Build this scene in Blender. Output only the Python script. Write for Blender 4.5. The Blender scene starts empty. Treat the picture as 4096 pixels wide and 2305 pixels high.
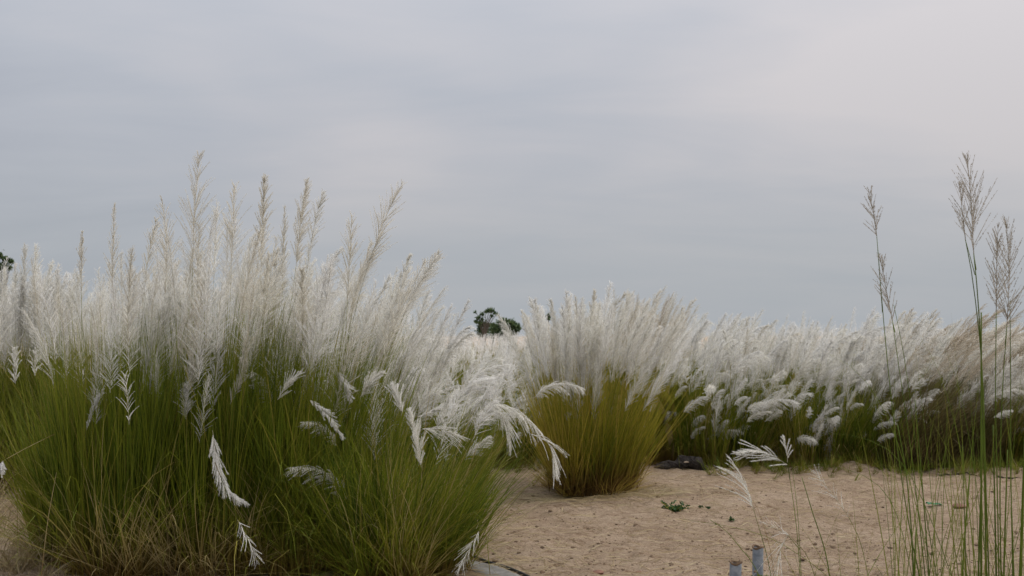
import bpy, math, random
import numpy as np
from mathutils import Vector, Matrix

R = np.random.default_rng(7)
random.seed(7)
SC = bpy.context.scene
COL = SC.collection

# ------------------------------------------------------------------ camera
CAM_H = 1.6
LENS = 35.0
FPX = 4096 * LENS / 36.0                 # focal length in photograph pixels
PITCH = math.atan((1345 - 1152.5) / FPX)
cam_d = bpy.data.cameras.new('camera')
cam = bpy.data.objects.new('camera', cam_d)
COL.objects.link(cam)
cam.location = (0, 0, CAM_H)
cam.rotation_euler = (math.pi / 2 + PITCH, 0, 0)
cam_d.lens = LENS
cam_d.sensor_width = 36.0
cam_d.clip_start = 0.05
cam_d.clip_end = 6000
cam_d.dof.use_dof = True
cam_d.dof.focus_distance = 7.0
cam_d.dof.aperture_fstop = 4.0
SC.camera = cam

# ------------------------------------------------------------------ light
SUN_EL, SUN_AZ = math.radians(52), math.radians(88)      # azimuth from +Y towards +X
sd = Vector((math.cos(SUN_EL) * math.sin(SUN_AZ), math.cos(SUN_EL) * math.cos(SUN_AZ), math.sin(SUN_EL)))
sun_d = bpy.data.lights.new('sun', 'SUN')
sun_d.energy = 1.5
sun_d.angle = math.radians(25)
sun_d.color = (1.0, 0.965, 0.91)
sun = bpy.data.objects.new('sun', sun_d)
COL.objects.link(sun)
sun.rotation_euler = sd.to_track_quat('Z', 'Y').to_euler()
sun.location = (8, 4, 12)

world = bpy.data.worlds.new('World')
SC.world = world
world.use_nodes = True


class NT:
    """small helper to write node trees"""
    def __init__(self, tree):
        self.t = tree
        tree.nodes.clear()

    def n(self, kind, **kw):
        nd = self.t.nodes.new(kind)
        ins = kw.pop('ins', {})
        for k, v in kw.items():
            setattr(nd, k, v)
        for k, v in ins.items():
            s = nd.inputs[k]
            if hasattr(v, 'is_output'):
                self.t.links.new(v, s)
            else:
                s.default_value = v
        return nd

    def math(self, op, a, b=0.0, clamp=False):
        nd = self.t.nodes.new('ShaderNodeMath')
        nd.operation = op
        nd.use_clamp = clamp
        for i, v in enumerate((a, b)):
            if hasattr(v, 'is_output'):
                self.t.links.new(v, nd.inputs[i])
            else:
                nd.inputs[i].default_value = v
        return nd.outputs[0]

    def mix(self, f, a, b, mode='MIX'):
        nd = self.t.nodes.new('ShaderNodeMix')
        nd.data_type = 'RGBA'
        nd.blend_type = mode
        for i, v in ((0, f), (6, a), (7, b)):
            if hasattr(v, 'is_output'):
                self.t.links.new(v, nd.inputs[i])
            else:
                if i and len(v) == 3:
                    v = (*v, 1)
                nd.inputs[i].default_value = v
        return nd.outputs[2]

    def ramp(self, f, stops, interp='LINEAR'):
        nd = self.t.nodes.new('ShaderNodeValToRGB')
        cr = nd.color_ramp
        cr.interpolation = interp
        while len(cr.elements) < len(stops):
            cr.elements.new(0.5)
        for e, (p, c) in zip(cr.elements, stops):
            e.position = p
            e.color = (*c, 1) if len(c) == 3 else c
        self.t.links.new(f, nd.inputs[0])
        return nd.outputs[0]

    def link(self, a, b):
        self.t.links.new(a, b)


w = NT(world.node_tree)
tc = w.n('ShaderNodeTexCoord')
sky = w.n('ShaderNodeTexSky', sky_type='NISHITA', sun_disc=False, sun_elevation=SUN_EL, sun_rotation=SUN_AZ,
          air_density=1.5, dust_density=4.0)
sep = w.n('ShaderNodeSeparateXYZ', ins={0: tc.outputs['Generated']})
zc = w.math('MAXIMUM', sep.outputs[2], 0.0)
den = w.math('ADD', zc, 0.17)
cx = w.math('DIVIDE', sep.outputs[0], den)
cy = w.math('DIVIDE', sep.outputs[1], den)
cv = w.n('ShaderNodeCombineXYZ', ins={0: cx, 1: cy, 2: 3.7})
n1 = w.n('ShaderNodeTexNoise', ins={'Vector': cv.outputs[0], 'Scale': 0.42, 'Detail': 3.0, 'Roughness': 0.45, 'Distortion': 0.6})
cs = w.n('ShaderNodeMapping', ins={'Vector': cv.outputs[0], 'Scale': (0.45, 1.0, 1.0), 'Rotation': (0, 0, 0.25)})
n2 = w.n('ShaderNodeTexNoise', ins={'Vector': cs.outputs[0], 'Scale': 2.2, 'Detail': 6.0, 'Roughness': 0.55, 'Distortion': 0.4})
dt = w.n('ShaderNodeVectorMath', operation='DOT_PRODUCT', ins={0: tc.outputs['Generated'], 1: tuple(sd)})
glow = w.n('ShaderNodeMapRange', ins={'Value': dt.outputs['Value'], 'From Min': -0.15, 'From Max': 0.9})
f = w.math('ADD', w.math('MULTIPLY', n1.outputs[0], 1.15), w.math('MULTIPLY', n2.outputs[0], 0.48))
f = w.math('ADD', f, w.math('MULTIPLY', glow.outputs[0], 0.55))
f = w.math('SUBTRACT', f, 0.47)
ccol = w.ramp(f, [(0.05, (0.295, 0.325, 0.39)), (0.42, (0.43, 0.45, 0.50)), (0.80, (0.58, 0.555, 0.57))])
hz = w.n('ShaderNodeMapRange', interpolation_type='SMOOTHSTEP', ins={'Value': zc, 'From Min': 0.0, 'From Max': 0.2, 'To Min': 0.75, 'To Max': 0.0})
ccol = w.mix(hz.outputs[0], ccol, (0.41, 0.445, 0.475))
zen = w.math('ADD', w.math('MULTIPLY', w.math('MULTIPLY', zc, zc), 2.4), 1.0)
zen = w.math('MULTIPLY', zen, 10.0)
zv = w.n('ShaderNodeCombineXYZ', ins={0: zen, 1: zen, 2: zen})
ccol = w.mix(1.0, ccol, zv.outputs[0], 'MULTIPLY')
ccol = w.mix(0.93, sky.outputs[0], ccol)
bg = w.n('ShaderNodeBackground', ins={'Color': ccol, 'Strength': 0.1})
wo = w.n('ShaderNodeOutputWorld', ins={'Surface': bg.outputs[0]})

SC.view_settings.view_transform = 'Standard'
SC.view_settings.look = 'None'
SC.view_settings.exposure = 0.0
SC.view_settings.gamma = 1.0
SC.view_settings.use_curve_mapping = False
SC.render.engine = 'CYCLES'
SC.cycles.max_bounces = 10
SC.cycles.diffuse_bounces = 8
SC.cycles.transmission_bounces = 8
SC.cycles.transparent_max_bounces = 24
SC.cycles.use_denoising = True


# ------------------------------------------------------------------ placing
def at(px, py, Y):
    """photograph pixel + distance along the ground axis -> a point of the place"""
    a = math.atan((1152.5 - py) / FPX)
    tx = (px - 2048) / FPX
    tz = (1152.5 - py) / FPX
    c, s = math.cos(PITCH), math.sin(PITCH)
    dy, dz = c - s * tz, s + c * tz
    k = Y / dy
    return np.array((tx * k, Y, CAM_H + dz * k))


def ground_at(px, py):
    p1 = at(px, py, 1.0)
    k = CAM_H / (CAM_H - p1[2])
    return np.array((p1[0] * k, k, 0.0))


# ------------------------------------------------------------------ numpy noise
_perm = R.permutation(4096)
_val = R.random(4096)


def vnoise(x, y, seed=0):
    xi, yi = np.floor(x).astype(int), np.floor(y).astype(int)
    fx, fy = x - xi, y - yi
    fx = fx * fx * (3 - 2 * fx)
    fy = fy * fy * (3 - 2 * fy)

    def h(a, b):
        return _val[(_perm[(a + seed * 57) & 4095] + b * 131 + seed * 17) & 4095]
    return (h(xi, yi) * (1 - fx) + h(xi + 1, yi) * fx) * (1 - fy) + (h(xi, yi + 1) * (1 - fx) + h(xi + 1, yi + 1) * fx) * fy


def fbm(x, y, o=4, seed=0):
    s, a = 0, 0.5
    for i in range(o):
        s = s + a * (vnoise(x, y, seed + i) - 0.5)
        x, y, a = x * 2.03 + 5.1, y * 2.03 + 1.7, a * 0.5
    return s


def ground_z(x, y):
    x, y = np.asarray(x, float), np.asarray(y, float)
    z = 0.10 * fbm(x * 0.5, y * 0.5, 2, 3)
    z = z + 0.075 * fbm(x * 1.9, y * 3.0, 4, 9) 
    z = z + 0.075 * np.abs(fbm(x * 4 + 3 * fbm(x, y, 2, 5), y * 8, 3, 21))
    z = z + 0.040 * fbm(x * 13, y * 20, 3, 31)
    for fx, fy, r, h in DENTS:
        d = ((x - fx) / r) ** 2 + ((y - fy) / (r * 0.75)) ** 2
        z = z + h * np.exp(-d * 1.6)
        if h < 0:
            z = z - 0.5 * h * np.exp(-((np.sqrt(d) - 1.35) / 0.35) ** 2)
    near = np.clip((60 - np.hypot(x, y)) / 30, 0, 1)
    return z * near


DENTS = []
for px, py, r, h in ((2250, 2056, .10, -.035), (2330, 2054, .11, -.03), (3410, 1885, .35, .09), (2470, 2110, .09, -.02),
                     (2440, 2200, .12, .02), (3860, 1995, .14, -.04), (2750, 2000, .13, .035), (2980, 1985, .2, .03),
                     (2620, 2150, .1, -.02), (3120, 2090, .12, -.02), (3300, 2010, .1, -.025), (2900, 2150, .09, -.02)):
    g = ground_at(px, py)
    DENTS.append((g[0], g[1], r, h))


for _ in range(46):                                    # scuffs and old footprints
    g = ground_at(R.uniform(1950, 4150), 1920 + 420 * R.random())
    DENTS.append((g[0], g[1], R.uniform(.06, .13), -R.uniform(.012, .03)))


# ------------------------------------------------------------------ mesh tools
def make_mesh(name, V, F, attrs=None, smooth=False):
    """V (n,3) ; F list of arrays (m,k)"""
    me = bpy.data.meshes.new(name)
    V = np.asarray(V, np.float32)
    me.vertices.add(len(V))
    me.vertices.foreach_set('co', V.ravel())
    li = np.concatenate([np.asarray(f, np.int32).ravel() for f in F])
    ls = np.concatenate([np.full(len(f), np.asarray(f).shape[1], np.int32) for f in F])
    me.loops.add(len(li))
    me.loops.foreach_set('vertex_index', li)
    me.polygons.add(len(ls))
    st = np.concatenate(([0], np.cumsum(ls)[:-1])).astype(np.int32)
    me.polygons.foreach_set('loop_start', st)
    me.polygons.foreach_set('use_smooth', np.full(len(ls), smooth))
    for k, v in (attrs or {}).items():
        a = me.attributes.new(k, 'FLOAT', 'POINT')
        a.data.foreach_set('value', np.asarray(v, np.float32))
    me.update(calc_edges=True)
    return me


class MB:
    """collects geometry, then links it as one mesh object"""
    def __init__(self):
        self.V, self.F, self.T, self.U, self.n = [], [], [], [], 0

    def add(self, V, F, tone, t):
        V = np.asarray(V, float).reshape(-1, 3)
        for f in F:
            self.F.append(np.asarray(f) + self.n)
        self.V.append(V)
        self.T.append(np.broadcast_to(np.asarray(tone, float), (len(V),)))
        self.U.append(np.broadcast_to(np.asarray(t, float), (len(V),)))
        self.n += len(V)

    def strips(self, P, W, side, tone):
        """P (N,S,3) W (N,S) side (N,S,3)/(N,1,3) tone (N,)"""
        N, S = P.shape[:2]
        o = side * W[..., None]
        V = np.stack((P - o, P + o), 2).reshape(-1, 3)
        i = (np.arange(N)[:, None] * S + np.arange(S - 1)[None]) * 2
        F = np.stack((i, i + 1, i + 3, i + 2), -1).reshape(-1, 4)
        T = np.repeat(np.asarray(tone), S * 2)
        U = np.tile(np.repeat(np.linspace(0, 1, S), 2), N)
        self.add(V, [F], T, U)

    def tris(self, A, B, C, tone):
        V = np.stack((A, B, C), 1).reshape(-1, 3)
        F = np.arange(len(V)).reshape(-1, 3)
        self.add(V, [F], np.repeat(tone, 3), np.tile((1., 1., 1.), len(A)))

    def tube(self, P, r, k=6, tone=0.5, cap=True):
        P = np.asarray(P, float)
        r = np.broadcast_to(np.asarray(r, float), (len(P),))
        T = np.gradient(P, axis=0)
        T /= np.linalg.norm(T, axis=1)[:, None] + 1e-9
        ref = np.array((0.31, 0.9, 0.11)) if abs(T[0][1]) < 0.9 else np.array((1., 0, 0))
        N = np.cross(T, ref)
        N /= np.linalg.norm(N, axis=1)[:, None] + 1e-9
        B = np.cross(T, N)
        a = np.linspace(0, 2 * np.pi, k, endpoint=False)
        V = P[:, None] + r[:, None, None] * (np.cos(a)[None, :, None] * N[:, None] + np.sin(a)[None, :, None] * B[:, None])
        S = len(P)
        i = np.arange(S - 1)[:, None] * k
        j = np.arange(k)[None]
        F = np.stack((i + j, i + (j + 1) % k, i + k + (j + 1) % k, i + k + j), -1).reshape(-1, 4)
        FF = [F]
        if cap:
            FF += [np.arange(k)[None, ::-1], (np.arange(k) + (S - 1) * k)[None]]
        self.add(V.reshape(-1, 3), FF, tone, np.repeat(np.linspace(0, 1, S), k))

    def mesh(self, name, smooth=False):
        return make_mesh(name, np.concatenate(self.V), self.F, {'tone': np.concatenate(self.T), 't': np.concatenate(self.U)}, smooth)

    def build(self, name, mat, parent=None, smooth=False, kind=None):
        return obj(name, self.mesh(name, smooth), mat, parent, kind)


def obj(name, me, mat, parent=None, kind=None):
    o = bpy.data.objects.new(name, me)
    if mat and not me.materials:
        me.materials.append(mat)
    COL.objects.link(o)
    if parent:
        o.parent = parent
    if kind:
        o['kind'] = kind
    return o


def tag(o, label, cat, group=None):
    o['label'] = label
    o['category'] = cat
    if group:
        o['group'] = group
    return o


def thing(name, label, cat, loc=(0, 0, 0), group=None):
    o = bpy.data.objects.new(name, None)
    o.empty_display_size = 0.2
    COL.objects.link(o)
    o.location = loc
    return tag(o, label, cat, group)


def unit(v):
    return v / (np.linalg.norm(v, axis=-1, keepdims=True) + 1e-9)


# ------------------------------------------------------------------ materials
def material(name):
    m = bpy.data.materials.new(name)
    m.use_nodes = True
    return m, NT(m.node_tree)


def leafy(name, stops, base, tip, translucency=0.3, rough=0.55):
    """blades: tone picks the blade's own hue, t runs from root to tip (dry sheath at the root)"""
    m, k = material(name)
    tone = k.n('ShaderNodeAttribute', attribute_name='tone').outputs['Fac']
    t = k.n('ShaderNodeAttribute', attribute_name='t').outputs['Fac']
    col = k.ramp(tone, stops)
    root = k.n('ShaderNodeMapRange', interpolation_type='SMOOTHSTEP', ins={'Value': t, 'From Min': base[1], 'From Max': base[2], 'To Min': base[3], 'To Max': 0.0})
    col = k.mix(root.outputs[0], col, base[0])
    tp = k.n('ShaderNodeMapRange', interpolation_type='SMOOTHSTEP', ins={'Value': t, 'From Min': tip[1], 'From Max': 1.0, 'To Min': 0.0, 'To Max': tip[2]})
    col = k.mix(tp.outputs[0], col, tip[0])
    geo = k.n('ShaderNodeNewGeometry')
    nz = k.n('ShaderNodeTexNoise', ins={'Vector': geo.outputs['Position'], 'Scale': 3.0, 'Detail': 3.0})
    v = k.n('ShaderNodeMapRange', ins={'Value': nz.outputs[0], 'From Min': 0.3, 'From Max': 0.7, 'To Min': 0.78, 'To Max': 1.2})
    hsv = k.n('ShaderNodeHueSaturation', ins={'Color': col, 'Value': v.outputs[0]})
    col = hsv.outputs[0]
    p = k.n('ShaderNodeBsdfPrincipled', ins={'Base Color': col, 'Roughness': rough, 'Specular IOR Level': 0.25})
    tr = k.n('ShaderNodeBsdfTranslucent', ins={'Color': col})
    mx = k.n('ShaderNodeMixShader', ins={0: translucency, 1: p.outputs[0], 2: tr.outputs[0]})
    k.n('ShaderNodeOutputMaterial', ins={0: mx.outputs[0]})
    return m


GREEN = leafy('kans_leaf', [(0.0, (0.040, 0.070, 0.006)), (0.3, (0.095, 0.140, 0.010)), (0.58, (0.200, 0.230, 0.018)),
                            (0.78, (0.30, 0.255, 0.05)), (1.0, (0.52, 0.42, 0.23))],
              ((0.19, 0.105, 0.032), 0.04, 0.40, 0.75), ((0.22, 0.19, 0.05), 0.8, 0.35))
OLIVE = leafy('kans_leaf_olive', [(0.0, (0.085, 0.120, 0.010)), (0.4, (0.235, 0.235, 0.018)), (0.7, (0.37, 0.305, 0.04)), (1.0, (0.46, 0.32, 0.10))],
              ((0.16, 0.085, 0.030), 0.08, 0.45, 0.9), ((0.20, 0.18, 0.04), 0.75, 0.3))
DRAB = leafy('kans_leaf_drab', [(0.0, (0.060, 0.062, 0.014)), (0.4, (0.095, 0.088, 0.022)), (0.75, (0.155, 0.118, 0.045)), (1.0, (0.24, 0.175, 0.09))],
             ((0.13, 0.085, 0.035), 0.05, 0.5, 0.7), ((0.20, 0.165, 0.09), 0.65, 0.6))
FRESH = leafy('kans_leaf_fresh', [(0.0, (0.075, 0.125, 0.012)), (0.5, (0.135, 0.19, 0.018)), (0.85, (0.22, 0.225, 0.03)), (1.0, (0.30, 0.19, 0.07))],
              ((0.11, 0.115, 0.03), 0.0, 0.25, 0.5), ((0.20, 0.17, 0.06), 0.8, 0.4))
STRAW = leafy('dry_straw', [(0.0, (0.20, 0.14, 0.065)), (0.5, (0.32, 0.245, 0.13)), (0.8, (0.42, 0.35, 0.21)), (1.0, (0.13, 0.115, 0.03))],
              ((0.2, 0.13, 0.06), 0.0, 0.3, 0.3), ((0.4, 0.33, 0.2), 0.8, 0.3), 0.15)

PLUME, k = material('kans_plume')
oi = k.n('ShaderNodeObjectInfo')
tone = k.n('ShaderNodeAttribute', attribute_name='tone').outputs['Fac']
t = k.n('ShaderNodeAttribute', attribute_name='t').outputs['Fac']
hair = k.ramp(tone, [(0.0, (0.88, 0.85, 0.77)), (0.5, (0.955, 0.945, 0.90)), (1.0, (0.98, 0.975, 0.955))])
hair = k.mix(1.0, hair, oi.outputs['Color'], 'MULTIPLY')
col = k.mix(t, (0.50, 0.45, 0.31), hair)
rv = k.n('ShaderNodeMapRange', ins={'Value': oi.outputs['Random'], 'To Min': 0.92, 'To Max': 1.03})
col = k.n('ShaderNodeHueSaturation', ins={'Color': col, 'Value': rv.outputs[0]}).outputs[0]
gn = k.n('ShaderNodeNewGeometry')
nv = k.n('ShaderNodeVectorMath', operation='MULTIPLY_ADD', ins={0: gn.outputs['Normal'], 1: (0.55, 0.55, 0.55), 2: (0.0, 0.0, 0.6)})
nv = k.n('ShaderNodeVectorMath', operation='NORMALIZE', ins={0: nv.outputs[0]})       # fluff scatters light from all around: soft normals
d = k.n('ShaderNodeBsdfDiffuse', ins={'Color': col, 'Normal': nv.outputs[0]})
tr = k.n('ShaderNodeBsdfTranslucent', ins={'Color': col})
mx = k.n('ShaderNodeMixShader', ins={0: 0.45, 1: d.outputs[0], 2: tr.outputs[0]})
tp = k.n('ShaderNodeBsdfTransparent')                   # a wisp of hairs covers only part of its outline
gap = k.math('MULTIPLY', k.math('GREATER_THAN', t, 0.9), 0.66)
mx = k.n('ShaderNodeMixShader', ins={0: gap, 1: mx.outputs[0], 2: tp.outputs[0]})
k.n('ShaderNodeOutputMaterial', ins={0: mx.outputs[0]})

PANICLE, k = material('unripe_panicle')
tone = k.n('ShaderNodeAttribute', attribute_name='tone').outputs['Fac']
col = k.ramp(tone, [(0.0, (0.28, 0.25, 0.195)), (0.5, (0.42, 0.385, 0.32)), (1.0, (0.58, 0.54, 0.47))])
d = k.n('ShaderNodeBsdfDiffuse', ins={'Color': col})
tr = k.n('ShaderNodeBsdfTranslucent', ins={'Color': col})
mx = k.n('ShaderNodeMixShader', ins={0: 0.25, 1: d.outputs[0], 2: tr.outputs[0]})
k.n('ShaderNodeOutputMaterial', ins={0: mx.outputs[0]})

SAND, k = material('sand')
geo = k.n('ShaderNodeNewGeometry')
pos = geo.outputs['Position']
nb = k.n('ShaderNodeTexNoise', ins={'Vector': pos, 'Scale': 1.3, 'Detail': 5.0, 'Roughness': 0.6})
st_ = k.n('ShaderNodeMapping', ins={'Vector': pos, 'Scale': (0.5, 1.0, 1.0), 'Rotation': (0, 0, 0.12)})
nm = k.n('ShaderNodeTexNoise', ins={'Vector': st_.outputs[0], 'Scale': 19.0, 'Detail': 6.0, 'Roughness': 0.72, 'Distortion': 0.5})
ng = k.n('ShaderNodeTexNoise', ins={'Vector': pos, 'Scale': 260.0, 'Detail': 2.0, 'Roughness': 0.8})
vg = k.n('ShaderNodeTexVoronoi', ins={'Vector': pos, 'Scale': 130.0})
col = k.ramp(nb.outputs[0], [(0.25, (0.295, 0.220, 0.150)), (0.5, (0.40, 0.308, 0.218)), (0.75, (0.48, 0.382, 0.284))])
mm = k.ramp(nm.outputs[0], [(0.30, (0.48, 0.40, 0.33)), (0.42, (0.86, 0.83, 0.80)), (0.50, (1.0, 1.0, 1.0)), (0.70, (1.18, 1.18, 1.18))])
col = k.mix(1.0, col, mm, 'MULTIPLY')
gr = k.ramp(ng.outputs[0], [(0.32, (0.55, 0.5, 0.45)), (0.5, (1, 1, 1)), (0.68, (1.35, 1.34, 1.32))])
col = k.mix(0.8, col, gr, 'MULTIPLY')
nf = k.n('ShaderNodeTexNoise', ins={'Vector': pos, 'Scale': 75.0, 'Detail': 3.0, 'Roughness': 0.7})
fr = k.ramp(nf.outputs[0], [(0.30, (0.45, 0.36, 0.29)), (0.42, (0.92, 0.90, 0.88)), (0.60, (1.05, 1.05, 1.05)), (0.72, (1.3, 1.28, 1.25))])
col = k.mix(0.85, col, fr, 'MULTIPLY')
grain = k.ramp(vg.outputs['Color'], [(0.0, (0.7, 0.62, 0.55)), (0.12, (1, 1, 1)), (0.9, (1, 1, 1)), (1.0, (1.35, 1.3, 1.25))])
col = k.mix(0.7, col, grain, 'MULTIPLY')
hgt = k.math('ADD', k.math('MULTIPLY', nm.outputs[0], 1.0), k.math('MULTIPLY', ng.outputs[0], 0.18))
bp = k.n('ShaderNodeBump', ins={'Strength': 1.0, 'Distance': 0.06, 'Height': hgt})
p = k.n('ShaderNodeBsdfPrincipled', ins={'Base Color': col, 'Roughness': 0.95, 'Specular IOR Level': 0.1, 'Normal': bp.outputs[0]})
k.n('ShaderNodeOutputMaterial', ins={0: p.outputs[0]})


def simple(name, c1, c2, scale, rough=0.8, bump=0.3, dist=0.01, metal=0.0, c3=None):
    m, k = material(name)
    tcn = k.n('ShaderNodeTexCoord')
    nz = k.n('ShaderNodeTexNoise', ins={'Vector': tcn.outputs['Object'], 'Scale': scale, 'Detail': 6.0, 'Roughness': 0.65})
    st = [(0.32, c1), (0.62, c2)]
    if c3:
        st.append((0.74, c3))
    col = k.ramp(nz.outputs[0], st)
    bp = k.n('ShaderNodeBump', ins={'Strength': bump, 'Distance': dist, 'Height': nz.outputs[0]})
    p = k.n('ShaderNodeBsdfPrincipled', ins={'Base Color': col, 'Roughness': rough, 'Metallic': metal, 'Normal': bp.outputs[0]})
    k.n('ShaderNodeOutputMaterial', ins={0: p.outputs[0]})
    return m


PIPE = simple('weathered_grey_pipe', (0.135, 0.165, 0.20), (0.27, 0.30, 0.335), 28, 0.55, 0.3, 0.004, 0.0, (0.42, 0.44, 0.46))
RUST = simple('rusty_rim', (0.075, 0.045, 0.025), (0.20, 0.13, 0.075), 60, 0.9, 0.6, 0.004)
SOIL = simple('crumbly_soil', (0.06, 0.038, 0.02), (0.19, 0.125, 0.075), 40, 0.95, 0.8, 0.02)
CHAR = simple('charred_wood', (0.010, 0.008, 0.007), (0.035, 0.026, 0.020), 18, 0.85, 0.9, 0.03, 0.0, (0.07, 0.055, 0.045))
BRICK = simple('broken_brick', (0.12, 0.06, 0.04), (0.21, 0.11, 0.072), 30, 0.9, 0.6, 0.01)
STONE = simple('pale_stone', (0.26, 0.20, 0.14), (0.42, 0.34, 0.26), 30, 0.9, 0.6, 0.01)
SLATE = simple('grey_sheet', (0.13, 0.125, 0.11), (0.24, 0.235, 0.22), 14, 0.7, 0.35, 0.01)
HOSE = simple('black_hose', (0.010, 0.010, 0.010), (0.03, 0.028, 0.026), 20, 0.5, 0.3, 0.004)
TWIG = simple('dark_twig', (0.03, 0.022, 0.015), (0.09, 0.065, 0.04), 20, 0.9, 0.6, 0.004)
FOIL = simple('green_wrapper', (0.0, 0.09, 0.03), (0.005, 0.17, 0.05), 9, 0.6, 0.2, 0.004)
CONC = simple('far_concrete_hazed', (0.30, 0.33, 0.35), (0.38, 0.40, 0.42), 0.5, 0.9)  # light grey with the blue of distance haze put into the colour
BARK = simple('bark', (0.05, 0.04, 0.03), (0.12, 0.10, 0.075), 12, 0.9, 0.8, 0.03)
RED_STEM = simple('red_culm', (0.10, 0.045, 0.03), (0.17, 0.10, 0.05), 15, 0.6, 0.2, 0.002)

# ------------------------------------------------------------------ ground
def axis(lo, hi, a, b, step, grow):
    c = [a]
    while c[-1] < b:
        c.append(c[-1] + step)
    s = step
    while c[-1] < hi:
        s *= grow
        c.append(c[-1] + s)
    s = step
    while c[0] > lo:
        s *= grow
        c.insert(0, c[0] - s)
    return np.array(c)


gx = axis(-2500, 2500, -3.2, 6.6, 0.026, 1.10)
gy = axis(-60, 4000, 5.2, 13.2, 0.030, 1.09)
X, Yg = np.meshgrid(gx, gy)
Z = ground_z(X, Yg)
nxg, nyg = len(gx), len(gy)
ii = (np.arange(nyg - 1)[:, None] * nxg + np.arange(nxg - 1)[None])
Fg = np.stack((ii, ii + 1, ii + nxg + 1, ii + nxg), -1).reshape(-1, 4)
g = obj('sand_ground', make_mesh('sand_ground', np.stack((X, Yg, Z), -1).reshape(-1, 3), [Fg], smooth=True), SAND, kind='structure')

# ------------------------------------------------------------------ grass pieces
def blades(mb, n, cx, cy, r, lmin, lmax, wid, lean0=0.10, curl=1.0, spread=0.25, wind=0.12, S=7, tone=(0.0, 1.0), tpow=1.0, sx=1.0):
    """n blades rooted in a disc: upright, fanning outwards, arching over at the tip, pushed a little by the wind (+x)"""
    nt = max(1, n // 48)                                   # blades grow in tillers
    ta, tq = R.uniform(0, 2 * np.pi, nt), np.sqrt(R.random(nt))
    ti = R.integers(0, nt, n)
    a, q = ta[ti] + R.normal(0, .12, n), np.clip(tq[ti] + R.normal(0, .05, n), 0, 1.1)
    rx, ry = cx + np.cos(a) * q * r * sx, cy + np.sin(a) * q * r
    L = lmin + (lmax - lmin) * R.random(n) ** 0.85 * R.uniform(.7, 1.12, nt)[ti]
    L *= 1 - 0.15 * q
    az = a + R.normal(0, 0.7, n)
    th0 = np.abs(R.normal(0, lean0, n)) + spread * q
    cu = np.abs(R.normal(0, 0.55, n)) * curl
    wd = wind * R.uniform(0.4, 1.8, n)
    u = np.linspace(0, 1, S)
    um = (u[1:] + u[:-1]) / 2
    th = th0[:, None] + cu[:, None] * um[None] ** 2.2
    dx = np.sin(th) * np.cos(az)[:, None] + wd[:, None] * (um[None] ** 1.5) * 1.6
    dy = np.sin(th) * np.sin(az)[:, None]
    dz = np.cos(th)
    D = unit(np.stack((dx, dy, dz), -1)) * (L[:, None, None] / (S - 1))
    P = np.concatenate((np.zeros((n, 1, 3)), np.cumsum(D, 1)), 1)
    P[..., 0] += rx[:, None]
    P[..., 1] += ry[:, None]
    P[..., 2] += (ground_z(rx, ry) - 0.02)[:, None]
    P[..., 2] = np.maximum(P[..., 2], 0.012)
    W = (wid * R.uniform(0.55, 1.15, n))[:, None] * 0.5 * np.clip(1.05 - u[None] ** 2.2, 0.06, 1)
    fa = R.uniform(0, np.pi, n)
    side = np.stack((np.cos(fa), np.sin(fa), 0 * fa), -1)[:, None]
    tn = tone[0] + (tone[1] - tone[0]) * np.clip(R.random(nt)[ti] * .55 + R.random(n) * .45, 0, 1) ** tpow
    mb.strips(P, W, side, tn)


def resample(path, K):
    path = np.asarray(path, float)
    if len(path) > 2:                                   # Catmull-Rom through the given points
        p = np.concatenate(([2 * path[0] - path[1]], path, [2 * path[-1] - path[-2]]))
        out = []
        for i in range(1, len(p) - 2):
            for s in np.linspace(0, 1, 14, endpoint=False):
                a, b, c, d = p[i - 1], p[i], p[i + 1], p[i + 2]
                out.append(0.5 * (2 * b + (c - a) * s + (2 * a - 5 * b + 4 * c - d) * s * s + (3 * b - a - 3 * c + d) * s ** 3))
        out.append(path[-1])
        path = np.array(out)
    s = np.concatenate(([0], np.cumsum(np.linalg.norm(np.diff(path, axis=0), axis=1))))
    q = np.linspace(0, s[-1], K)
    return np.stack([np.interp(q, s, path[:, i]) for i in range(3)], -1)


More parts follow.
